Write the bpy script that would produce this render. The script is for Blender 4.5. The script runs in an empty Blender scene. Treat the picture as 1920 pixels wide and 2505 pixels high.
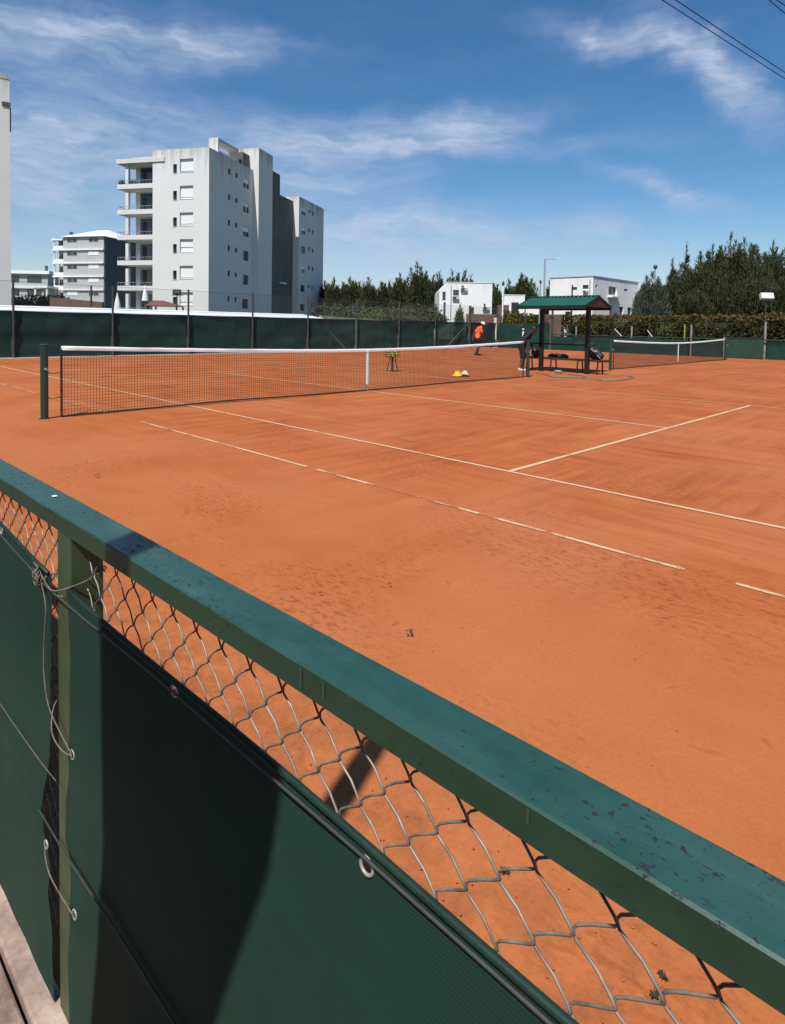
import bpy, bmesh, math, random
from mathutils import Vector, Matrix, noise
R = math.radians
random.seed(7)
scene = bpy.context.scene
COL = scene.collection

# ------------------------------------------------------------------ camera
CX, CY, CZ = 9.8768, -9.37896, 1.43503
YAW, PITCH, ROLL, FPX, PPX, PPY = 0.7716472, -0.0435873, 0.0173237, 1539.036, 960.0, 862.676
_r = Vector((math.cos(YAW), math.sin(YAW), 0)); _f = Vector((-math.sin(YAW), math.cos(YAW), 0)); _u = Vector((0, 0, 1))
_f2 = math.cos(PITCH) * _f + math.sin(PITCH) * _u; _u2 = -math.sin(PITCH) * _f + math.cos(PITCH) * _u
_r3 = math.cos(ROLL) * _r + math.sin(ROLL) * _u2; _u3 = -math.sin(ROLL) * _r + math.cos(ROLL) * _u2
cam = bpy.data.cameras.new('camera'); camo = bpy.data.objects.new('camera', cam); COL.objects.link(camo)
M = Matrix((( _r3.x, _u3.x, -_f2.x, CX), (_r3.y, _u3.y, -_f2.y, CY), (_r3.z, _u3.z, -_f2.z, CZ), (0, 0, 0, 1)))
camo.matrix_world = M
cam.sensor_fit = 'HORIZONTAL'; cam.sensor_width = 36.0; cam.lens = 36.0 * FPX / 1920.0
cam.shift_x = 0.0; cam.shift_y = (PPY - 1252.5) / 1920.0
cam.clip_start = 0.05; cam.clip_end = 3000
scene.camera = camo

def at(px, py, depth):
    d = _f2 + (px - PPX) / FPX * _r3 - (py - PPY) / FPX * _u3
    return Vector((CX, CY, CZ)) + d * depth

# ------------------------------------------------------------------ mesh helper
class MB:
    def __init__(s): s.v = []; s.f = []
    def add(s, vs, fs):
        b = len(s.v); s.v += [tuple(p) for p in vs]; s.f += [tuple(i + b for i in f) for f in fs]; return s
    def box(s, x0, x1, y0, y1, z0, z1):
        return s.add([(x0,y0,z0),(x1,y0,z0),(x1,y1,z0),(x0,y1,z0),(x0,y0,z1),(x1,y0,z1),(x1,y1,z1),(x0,y1,z1)],
                     [(0,3,2,1),(4,5,6,7),(0,1,5,4),(1,2,6,5),(2,3,7,6),(3,0,4,7)])
    def obox(s, c, ax, ay, az):
        c, ax, ay, az = Vector(c), Vector(ax), Vector(ay), Vector(az)
        vs = [c + i*ax + j*ay + k*az for k in (-1,1) for j, i in ((-1,-1),(-1,1),(1,1),(1,-1))]
        return s.add(vs, [(0,3,2,1),(4,5,6,7),(0,1,5,4),(1,2,6,5),(2,3,7,6),(3,0,4,7)])
    def bar(s, a, b, w, h=None):
        a, b = Vector(a), Vector(b); d = (b - a); L = d.length / 2; d.normalize()
        up = Vector((0,0,1)) if abs(d.z) < .95 else Vector((1,0,0))
        x = d.cross(up).normalized(); y = x.cross(d)
        return s.obox((a+b)/2, d*L, x*w/2, y*(h or w)/2)
    def tube(s, pts, r, n=8, caps=True):
        pts = [Vector(p) for p in pts]; m = len(pts)
        rs = r if isinstance(r, (list, tuple)) else [r]*m
        prev = None; vs = []
        for i, p in enumerate(pts):
            d = (pts[min(i+1, m-1)] - pts[max(i-1, 0)]).normalized()
            if prev is None:
                up = Vector((0,0,1)) if abs(d.z) < .9 else Vector((1,0,0)); x = d.cross(up).normalized()
            else:
                x = prev - d * prev.dot(d)
                x = x.normalized() if x.length > 1e-6 else d.cross(Vector((0,0,1))).normalized()
            prev = x; y = d.cross(x)
            for k in range(n):
                a = 2*math.pi*k/n; vs.append(p + (math.cos(a)*x + math.sin(a)*y) * rs[i])
        fs = [(i*n+k, i*n+(k+1)%n, (i+1)*n+(k+1)%n, (i+1)*n+k) for i in range(m-1) for k in range(n)]
        if caps: fs += [tuple(range(n-1, -1, -1)), tuple(range((m-1)*n, m*n))]
        return s.add(vs, fs)
    def ball(s, c, r, nu=12, nv=8, ax=None):
        c = Vector(c); rx, ry, rz = (r, r, r) if not isinstance(r, (tuple, list)) else r
        vs = [Vector((0,0,rz))]
        for j in range(1, nv):
            t = math.pi*j/nv
            for i in range(nu):
                p = 2*math.pi*i/nu; vs.append(Vector((rx*math.sin(t)*math.cos(p), ry*math.sin(t)*math.sin(p), rz*math.cos(t))))
        vs.append(Vector((0,0,-rz)))
        if ax is not None: vs = [ax @ v for v in vs]
        fs = [(0, 1+i, 1+(i+1)%nu) for i in range(nu)]
        for j in range(nv-2):
            for i in range(nu):
                a = 1+j*nu+i; b = 1+j*nu+(i+1)%nu; fs.append((a, a+nu, b+nu, b))
        l = len(vs)-1; fs += [(l, l-nu+(i+1)%nu, l-nu+i) for i in range(nu)]
        return s.add([c+v for v in vs], fs)
    def lathe(s, c, prof, n=16):
        c = Vector(c); vs = []; m = len(prof)
        for r, z in prof:
            for k in range(n):
                a = 2*math.pi*k/n; vs.append(c + Vector((r*math.cos(a), r*math.sin(a), z)))
        fs = [(i*n+k, i*n+(k+1)%n, (i+1)*n+(k+1)%n, (i+1)*n+k) for i in range(m-1) for k in range(n)]
        fs += [tuple(range(n-1,-1,-1)), tuple(range((m-1)*n, m*n))]
        return s.add(vs, fs)
    def torus(s, c, nrm, R0, r, n=20, k=6):
        nrm = Vector(nrm).normalized(); x = nrm.cross(Vector((0,0,1)) if abs(nrm.z)<.9 else Vector((1,0,0))).normalized(); y = nrm.cross(x); c = Vector(c)
        vs = []
        for i in range(n):
            a = 2*math.pi*i/n; e = math.cos(a)*x + math.sin(a)*y
            for j in range(k):
                b = 2*math.pi*j/k; vs.append(c + e*(R0 + r*math.cos(b)) + nrm*(r*math.sin(b)))
        return s.add(vs, [(i*k+j, i*k+(j+1)%k, ((i+1)%n)*k+(j+1)%k, ((i+1)%n)*k+j) for i in range(n) for j in range(k)])
    def wall(s, o, U, N, u0, u1, z0, z1, holes, depth=.25):
        o, U, N = Vector(o), Vector(U), Vector(N); Z = Vector((0,0,1))
        us = sorted({u0, u1, *[h[0] for h in holes], *[h[1] for h in holes]}); zs = sorted({z0, z1, *[h[2] for h in holes], *[h[3] for h in holes]})
        P = lambda u, z, d=0: o + u*U + z*Z - d*N
        for i in range(len(us)-1):
            for j in range(len(zs)-1):
                um, zm = (us[i]+us[i+1])/2, (zs[j]+zs[j+1])/2
                if any(h[0] < um < h[1] and h[2] < zm < h[3] for h in holes): continue
                s.add([P(us[i],zs[j]),P(us[i+1],zs[j]),P(us[i+1],zs[j+1]),P(us[i],zs[j+1])], [(0,1,2,3)])
        for a, b, c, d in holes:
            q = [(a,c),(b,c),(b,d),(a,d)]
            for k in range(4):
                p0, p1 = q[k], q[(k+1)%4]
                s.add([P(*p0),P(*p1),P(*p1,depth),P(*p0,depth)], [(0,1,2,3)])
        return s
    def build(s, name, m, parent=None, smooth=False, bevel=0, remesh=0, seg=2):
        me = bpy.data.meshes.new(name); me.from_pydata(s.v, [], s.f); me.validate(); me.update()
        if m: me.materials.append(m)
        if smooth: me.polygons.foreach_set('use_smooth', [True]*len(me.polygons))
        o = bpy.data.objects.new(name, me); COL.objects.link(o)
        if parent: o.parent = parent
        if remesh:
            md = o.modifiers.new('remesh', 'REMESH'); md.mode = 'VOXEL'; md.voxel_size = remesh; md.use_smooth_shade = True
            sm = o.modifiers.new('smooth', 'SMOOTH'); sm.iterations = 3; sm.factor = .5
        if bevel:
            b = o.modifiers.new('bevel', 'BEVEL'); b.width = bevel; b.segments = seg; b.limit_method = 'ANGLE'
        return o

def tag(o, label=None, cat=None, group=None, kind=None):
    if label: o['label'] = label
    if cat: o['category'] = cat
    if group: o['group'] = group
    if kind: o['kind'] = kind
    return o
def thing(name, loc, label, cat, rz=0, group=None):
    o = bpy.data.objects.new(name, None); COL.objects.link(o); o.location = loc; o.rotation_euler = (0,0,rz); o.empty_display_size = .2
    return tag(o, label, cat, group)
def copy_tree(o, parent=None):
    c = o.copy(); COL.objects.link(c)
    if parent: c.parent = parent
    for ch in list(o.children): copy_tree(ch, c)
    return c

# ------------------------------------------------------------------ materials
def nodes(name):
    m = bpy.data.materials.new(name); m.use_nodes = True; nt = m.node_tree; b = nt.nodes['Principled BSDF']
    return m, nt, b
def N(nt, t, **k):
    n = nt.nodes.new(t)
    for a, v in k.items():
        if a.startswith('i_'):
            n.inputs[a[2:].replace('_', ' ')].default_value = v
        else: setattr(n, a, v)
    return n
def L(nt, a, b): nt.links.new(a, b)
def noise_tex(nt, vec, scale, detail=4, rough=.55, stretch=None, loc=None):
    mp = None
    if stretch or loc:
        mp = N(nt, 'ShaderNodeMapping'); L(nt, vec, mp.inputs['Vector'])
        if stretch: mp.inputs['Scale'].default_value = stretch
        if loc: mp.inputs['Location'].default_value = loc
        vec = mp.outputs[0]
    n = N(nt, 'ShaderNodeTexNoise'); n.inputs['Scale'].default_value = scale; n.inputs['Detail'].default_value = detail; n.inputs['Roughness'].default_value = rough
    L(nt, vec, n.inputs['Vector']); return n.outputs['Fac']
def ramp(nt, fac, stops):
    r = N(nt, 'ShaderNodeValToRGB'); e = r.color_ramp.elements
    while len(e) < len(stops): e.new(.5)
    for q, (p, c) in zip(e, stops): q.position = p; q.color = (*c, 1) if len(c) == 3 else c
    L(nt, fac, r.inputs[0]); return r.outputs['Color']
def mixc(nt, fac, a, b, mode='MIX'):
    m = N(nt, 'ShaderNodeMix', data_type='RGBA', blend_type=mode)
    for i, v in ((0, fac), (6, a), (7, b)):
        if hasattr(v, 'links'): L(nt, v, m.inputs[i])
        elif i == 0: m.inputs[0].default_value = v
        else: m.inputs[i].default_value = (*v, 1)
    return m.outputs[2]
def math_(nt, op, a, b=None, c=None, clamp=False):
    n = N(nt, 'ShaderNodeMath', operation=op); n.use_clamp = clamp
    for i, v in enumerate((a, b, c)):
        if v is None: continue
        if hasattr(v, 'links'): L(nt, v, n.inputs[i])
        else: n.inputs[i].default_value = v
    return n.outputs[0]
def bump(nt, b, h, strength, dist=.01):
    n = N(nt, 'ShaderNodeBump'); n.inputs['Strength'].default_value = strength; n.inputs['Distance'].default_value = dist
    L(nt, h, n.inputs['Height']); L(nt, n.outputs[0], b.inputs['Normal'])
def coord(nt, kind='Object'): return N(nt, 'ShaderNodeTexCoord').outputs[kind]
def plain(name, c, rough=.6, var=.12, scale=3., metal=0, spec=.5, bump_s=0, coat=0):
    m, nt, b = nodes(name); v = coord(nt)
    n = noise_tex(nt, v, scale, 5)
    lo = tuple(x*(1-var) for x in c); hi = tuple(min(1, x*(1+var)) for x in c)
    L(nt, ramp(nt, n, [(.3, lo), (.7, hi)]), b.inputs['Base Color'])
    b.inputs['Roughness'].default_value = rough; b.inputs['Metallic'].default_value = metal; b.inputs['Specular IOR Level'].default_value = spec
    if coat: b.inputs['Coat Weight'].default_value = coat
    if bump_s: bump(nt, b, noise_tex(nt, v, scale*6, 4), bump_s)
    return m

def clay_mat():
    m, nt, b = nodes('clay'); v = coord(nt)
    big = noise_tex(nt, v, .22, 3); mid = noise_tex(nt, v, 1.3, 5, .6, (.7, 1.2, 1)); streak = noise_tex(nt, v, 2.4, 7, .68, (.20, 2.2, 1)); streak2 = noise_tex(nt, v, 2.6, 7, .68, (2.0, .22, 1)); fine = noise_tex(nt, v, 60, 4, .72); grit = noise_tex(nt, v, 260, 2, .6)
    c = ramp(nt, big, [(.3, (.385,.113,.033)), (.7, (.445,.142,.047))])
    c = mixc(nt, .6, c, ramp(nt, mid, [(.30, (.357,.101,.028)), (.52, (.415,.127,.038)), (.72, (.458,.151,.052))]))
    s = ramp(nt, streak, [(.36, (.66,.58,.52)), (.52, (1,1,1)), (.70, (1.22,1.24,1.3))])
    s2 = ramp(nt, streak2, [(.36, (.68,.60,.54)), (.52, (1,1,1)), (.70, (1.22,1.24,1.3))])
    sx = N(nt, 'ShaderNodeSeparateXYZ'); L(nt, v, sx.inputs[0])
    # the played-on area is swept into streaks, the margin by the fence is smooth
    play = N(nt, 'ShaderNodeMapRange'); L(nt, math_(nt, 'ADD', sx.outputs[1], math_(nt, 'MULTIPLY', mid, 1.6)), play.inputs[0])
    play.inputs[1].default_value = -6.0; play.inputs[2].default_value = -3.4; play.inputs[3].default_value = .12; play.inputs[4].default_value = .85
    sel = ramp(nt, noise_tex(nt, v, .5, 2), [(.42, (0,0,0)), (.58, (1,1,1))])
    red = mixc(nt, 1.0, c, (.95,.87,.80), 'MULTIPLY')
    c = mixc(nt, play.outputs[0], c, mixc(nt, .98, red, mixc(nt, sel, s, s2), 'MULTIPLY'))
    dry = ramp(nt, noise_tex(nt, v, .33, 4, .6, None, (9,2,0)), [(.45, (0,0,0)), (.66, (1,1,1))])
    c = mixc(nt, math_(nt, 'MULTIPLY', dry, .38), c, (.47,.178,.080))
    vo = N(nt, 'ShaderNodeTexVoronoi'); vo.inputs['Scale'].default_value = 1.9; vo.inputs['Randomness'].default_value = 1; vm = N(nt, 'ShaderNodeMapping'); vm.inputs['Scale'].default_value = (.8, 1.9, 1); vm.inputs['Rotation'].default_value = (0,0,.5); L(nt, v, vm.inputs[0]); wv_ = N(nt, 'ShaderNodeVectorMath', operation='ADD'); L(nt, vm.outputs[0], wv_.inputs[0]); nz_ = N(nt, 'ShaderNodeTexNoise'); nz_.inputs['Scale'].default_value = 5; L(nt, v, nz_.inputs['Vector']); L(nt, nz_.outputs['Color'], wv_.inputs[1]); L(nt, wv_.outputs[0], vo.inputs['Vector'])
    sk = ramp(nt, vo.outputs['Distance'], [(.05, (.72,.66,.62)), (.12, (.95,.94,.93)), (.17, (1.07,1.07,1.09)), (.24, (1,1,1))])
    c = mixc(nt, .55, c, sk, 'MULTIPLY')
    f = ramp(nt, fine, [(.30, (.80,.78,.76)), (.5, (1,1,1)), (.75, (1.09,1.09,1.1))])
    c = mixc(nt, .6, c, f, 'MULTIPLY')
    # scuffed patches with loose darker grains
    pm = ramp(nt, noise_tex(nt, v, .8, 3, .5, None, (3.1, 7.7, 0)), [(.46, (0,0,0)), (.62, (1,1,1))])
    speck = ramp(nt, noise_tex(nt, v, 22, 5, .75, (.7, 1.4, 1)), [(.36, (.56,.47,.42)), (.47, (.93,.91,.9)), (.54, (1,1,1)), (.7, (1.08,1.08,1.1))])
    c = mixc(nt, pm, c, mixc(nt, .85, c, speck, 'MULTIPLY'))
    # swept-up dark crumbs and dirt along the foot of the near fence
    ft = N(nt, 'ShaderNodeMapRange'); L(nt, math_(nt, 'ADD', sx.outputs[1], math_(nt, 'MULTIPLY', noise_tex(nt, v, 2.5, 3), .9)), ft.inputs[0]); ft.inputs[1].default_value = -7.75; ft.inputs[2].default_value = -7.2; ft.inputs[3].default_value = 1; ft.inputs[4].default_value = 0
    fk = ramp(nt, noise_tex(nt, v, 7, 6, .7), [(.42, (0,0,0)), (.66, (1,1,1))])
    c = mixc(nt, math_(nt, 'MULTIPLY', math_(nt, 'MULTIPLY', fk, ft.outputs[0]), .8), c, mixc(nt, .8, (.20,.070,.028), ramp(nt, noise_tex(nt, v, 70, 4, .75), [(.3, (.5,.5,.5)), (.7, (1.7,1.6,1.5))]), 'MULTIPLY'))
    L(nt, c, b.inputs['Base Color']); b.inputs['Roughness'].default_value = .92; b.inputs['Specular IOR Level'].default_value = .15
    h = math_(nt, 'ADD', math_(nt, 'MULTIPLY', fine, .6), math_(nt, 'ADD', math_(nt, 'MULTIPLY', grit, .25), math_(nt, 'MULTIPLY', mixc(nt, pm, (.5,.5,.5), speck), .5)))
    bump(nt, b, h, .25, .02)
    return m
def line_mat(name, wear, tint=(.60,.41,.255)):
    m, nt, b = nodes(name); v = coord(nt)
    n = noise_tex(nt, v, 2.2, 4, .6); n2 = noise_tex(nt, v, 42, 5, .8)
    k = math_(nt, 'ADD', math_(nt, 'MULTIPLY', n, .55), math_(nt, 'MULTIPLY', n2, .45))
    fac = ramp(nt, k, [(wear-.05, (0,0,0)), (wear+.05, (1,1,1))])
    L(nt, mixc(nt, fac, (.42,.155,.06), tint), b.inputs['Base Color']); b.inputs['Roughness'].default_value = .9; b.inputs['Specular IOR Level'].default_value = .1
    # worn-through places let the clay show
    tr = N(nt, 'ShaderNodeBsdfTransparent'); mx = N(nt, 'ShaderNodeMixShader'); out = nt.nodes['Material Output']
    a = ramp(nt, k, [(wear-.09, (0,0,0)), (wear-.02, (1,1,1))])
    L(nt, a, mx.inputs[0]); L(nt, tr.outputs[0], mx.inputs[1]); L(nt, b.outputs[0], mx.inputs[2]); L(nt, mx.outputs[0], out.inputs['Surface'])
    return m
def stucco(name, c, stain=.5, ztop=20., zrange=4., var=.05, zbase=None):
    m, nt, b = nodes(name); v = coord(nt); sx = N(nt, 'ShaderNodeSeparateXYZ'); L(nt, v, sx.inputs[0])
    n = noise_tex(nt, v, .25, 4); col = ramp(nt, n, [(.3, tuple(x*(1-var) for x in c)), (.7, tuple(min(1, x*(1+var*.5)) for x in c))])
    st = noise_tex(nt, v, 1.0, 6, .65, (1.6, 1.6, .12)); g = N(nt, 'ShaderNodeMapRange'); L(nt, sx.outputs[2], g.inputs[0])
    g.inputs[1].default_value = ztop - zrange; g.inputs[2].default_value = ztop; g.inputs[3].default_value = -.10; g.inputs[4].default_value = .22
    k = math_(nt, 'ADD', st, g.outputs[0]); f = ramp(nt, k, [(.56, (0,0,0)), (.80, (1,1,1))])
    f = math_(nt, 'MULTIPLY', f, stain)
    L(nt, mixc(nt, f, col, tuple(x*.42*t for x, t in zip(c, (1.0,.95,.9)))), b.inputs['Base Color'])
    b.inputs['Roughness'].default_value = .85; b.inputs['Specular IOR Level'].default_value = .25
    bump(nt, b, noise_tex(nt, v, 9, 4), .06, .03)
    return m
def leaf_mat(name, c, c2, rough=.65, scale=.8, trans=.15):
    m, nt, b = nodes(name); v = coord(nt); n = noise_tex(nt, v, scale, 5, .7); n2 = noise_tex(nt, v, scale*9, 2, .5)
    k = math_(nt, 'ADD', math_(nt, 'MULTIPLY', n, .65), math_(nt, 'MULTIPLY', n2, .35))
    L(nt, ramp(nt, k, [(.34, c), (.64, c2)]), b.inputs['Base Color']); b.inputs['Roughness'].default_value = rough; b.inputs['Specular IOR Level'].default_value = .25
    if trans:
        t = N(nt, 'ShaderNodeBsdfTranslucent'); t.inputs[0].default_value = (*[min(1, x*1.4) for x in c2], 1); mx = N(nt, 'ShaderNodeMixShader'); mx.inputs[0].default_value = trans
        L(nt, b.outputs[0], mx.inputs[1]); L(nt, t.outputs[0], mx.inputs[2]); L(nt, mx.outputs[0], nt.nodes['Material Output'].inputs['Surface'])
    return m
def rail_mat():
    m, nt, b = nodes('rail_paint'); v = coord(nt)
    n = noise_tex(nt, v, 7, 5, .6, (.6, 2, 2)); n2 = noise_tex(nt, v, 38, 4, .6)
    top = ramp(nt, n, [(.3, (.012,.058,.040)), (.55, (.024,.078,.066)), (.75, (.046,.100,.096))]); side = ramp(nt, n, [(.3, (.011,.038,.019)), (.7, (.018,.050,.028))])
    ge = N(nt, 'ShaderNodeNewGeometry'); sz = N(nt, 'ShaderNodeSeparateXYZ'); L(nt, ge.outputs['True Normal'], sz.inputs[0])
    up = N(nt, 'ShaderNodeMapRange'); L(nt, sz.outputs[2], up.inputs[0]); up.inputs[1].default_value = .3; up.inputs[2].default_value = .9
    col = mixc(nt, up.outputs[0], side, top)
    col = mixc(nt, .35, col, ramp(nt, n2, [(.35, (.75,.75,.75)), (.65, (1.2,1.2,1.2))]), 'MULTIPLY')
    # chipped paint: small dark flakes clustered in places
    cl = ramp(nt, noise_tex(nt, v, 6.5, 2, .5, None, (1.3, .2, .6)), [(.41, (0,0,0)), (.53, (1,1,1))])
    ch = ramp(nt, noise_tex(nt, v, 130, 3, .6, (.6, 1.2, 1)), [(.60, (0,0,0)), (.62, (1,1,1))])
    sp = ramp(nt, noise_tex(nt, v, 150, 2, .5), [(.70, (0,0,0)), (.72, (1,1,1))])
    f = math_(nt, 'ADD', math_(nt, 'MULTIPLY', cl, ch), sp, clamp=True)
    L(nt, mixc(nt, f, col, (.012,.018,.020)), b.inputs['Base Color'])
    rr = ramp(nt, n, [(.3, (.34,.34,.34)), (.7, (.52,.52,.52))]); L(nt, mixc(nt, f, rr, (.9,.9,.9)), b.inputs['Roughness'])
    b.inputs['Specular IOR Level'].default_value = .5
    h = math_(nt, 'SUBTRACT', math_(nt, 'MULTIPLY', n2, .25), math_(nt, 'MULTIPLY', f, .7)); bump(nt, b, h, .25, .002)
    return m
def fabric_mat(name, holes=(), c=(.0135,.0425,.0325), alpha=0.0, weave=True):
    m, nt, b = nodes(name); v = coord(nt)
    n = noise_tex(nt, v, 2.2, 4, .6); n2 = noise_tex(nt, v, 16, 3)
    col = ramp(nt, n, [(.3, tuple(x*.82 for x in c)), (.7, tuple(x*1.22 for x in c))])
    if weave:
        w = N(nt, 'ShaderNodeTexWave', wave_type='BANDS', bands_direction='Z'); w.inputs['Scale'].default_value = 62; w.inputs['Distortion'].default_value = .35; w.inputs['Detail'].default_value = 2; w.inputs['Detail Scale'].default_value = 3; L(nt, v, w.inputs['Vector'])
        x = N(nt, 'ShaderNodeTexNoise'); x.inputs['Scale'].default_value = 700; L(nt, v, x.inputs['Vector'])
        col = mixc(nt, .30, col, ramp(nt, w.outputs['Fac'], [(0, (.62,.62,.62)), (1, (1.35,1.35,1.35))]), 'MULTIPLY')
        col = mixc(nt, .35, col, ramp(nt, x.outputs['Fac'], [(.3, (.7,.7,.7)), (.7, (1.35,1.35,1.35))]), 'MULTIPLY')
        bump(nt, b, math_(nt, 'ADD', w.outputs['Fac'], math_(nt, 'MULTIPLY', n2, 1.5)), .12, .0012)
    if weave:
        sz_ = N(nt, 'ShaderNodeSeparateXYZ'); L(nt, v, sz_.inputs[0]); dz_ = N(nt, 'ShaderNodeMapRange'); L(nt, sz_.outputs[2], dz_.inputs[0]); dz_.inputs[1].default_value = .0; dz_.inputs[2].default_value = .75; dz_.inputs[3].default_value = .34; dz_.inputs[4].default_value = .0
        col = mixc(nt, math_(nt, 'MULTIPLY', dz_.outputs[0], ramp(nt, noise_tex(nt, v, 5, 5, .65, (1,1,.4)), [(.3, (.2,.2,.2)), (.7, (1,1,1))])), col, (.062,.064,.046))
    L(nt, col, b.inputs['Base Color']); b.inputs['Roughness'].default_value = .75; b.inputs['Specular IOR Level'].default_value = .10
    fac = None
    for h in holes:
        fl_ = N(nt, 'ShaderNodeVectorMath', operation='MULTIPLY'); L(nt, v, fl_.inputs[0]); fl_.inputs[1].default_value = (1,0,1); d = N(nt, 'ShaderNodeVectorMath', operation='DISTANCE'); L(nt, fl_.outputs[0], d.inputs[0]); d.inputs[1].default_value = (h[0],0,h[2])
        q = math_(nt, 'LESS_THAN', d.outputs['Value'], h[3]); fac = q if fac is None else math_(nt, 'MAXIMUM', fac, q)
    if fac is not None or alpha:
        tr = N(nt, 'ShaderNodeBsdfTransparent'); mx = N(nt, 'ShaderNodeMixShader')
        if fac is not None: L(nt, fac, mx.inputs[0])
        else: mx.inputs[0].default_value = alpha
        L(nt, b.outputs[0], mx.inputs[1]); L(nt, tr.outputs[0], mx.inputs[2]); L(nt, mx.outputs[0], nt.nodes['Material Output'].inputs['Surface'])
    return m
def brick_mat(name):
    m, nt, b = nodes(name); v = coord(nt); br = N(nt, 'ShaderNodeTexBrick'); br.inputs['Scale'].default_value = 1.0
    mp = N(nt, 'ShaderNodeMapping'); mp.inputs['Rotation'].default_value = (R(90), 0, 0); L(nt, v, mp.inputs[0]); L(nt, mp.outputs[0], br.inputs['Vector'])
    br.inputs['Color1'].default_value = (.17,.085,.06,1); br.inputs['Color2'].default_value = (.11,.055,.042,1); br.inputs['Mortar'].default_value = (.16,.12,.10,1)
    br.inputs['Brick Width'].default_value = .25; br.inputs['Row Height'].default_value = .08; br.inputs['Mortar Size'].default_value = .01
    L(nt, mixc(nt, .5, br.outputs['Color'], ramp(nt, noise_tex(nt, v, 1.5, 4), [(.3, (.6,.6,.6)), (.7, (1.2,1.2,1.2))]), 'MULTIPLY'), b.inputs['Base Color']); b.inputs['Roughness'].default_value = .9
    return m
def concrete_mat():
    m, nt, b = nodes('concrete'); v = coord(nt)
    n = noise_tex(nt, v, 6, 5, .65); n2 = noise_tex(nt, v, 45, 4, .7); n3 = noise_tex(nt, v, 2.1, 3)
    c = ramp(nt, n, [(.36, (.19,.135,.11)), (.5, (.33,.255,.215)), (.64, (.47,.38,.325))])
    c = mixc(nt, .4, c, ramp(nt, n3, [(.3, (.9,.62,.5)), (.6, (1,1,1))]), 'MULTIPLY')
    c = mixc(nt, .5, c, ramp(nt, n2, [(.3, (.7,.68,.66)), (.6, (1.1,1.1,1.1))]), 'MULTIPLY')
    L(nt, c, b.inputs['Base Color']); b.inputs['Roughness'].default_value = .9; bump(nt, b, n2, .3, .01)
    return m

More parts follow.
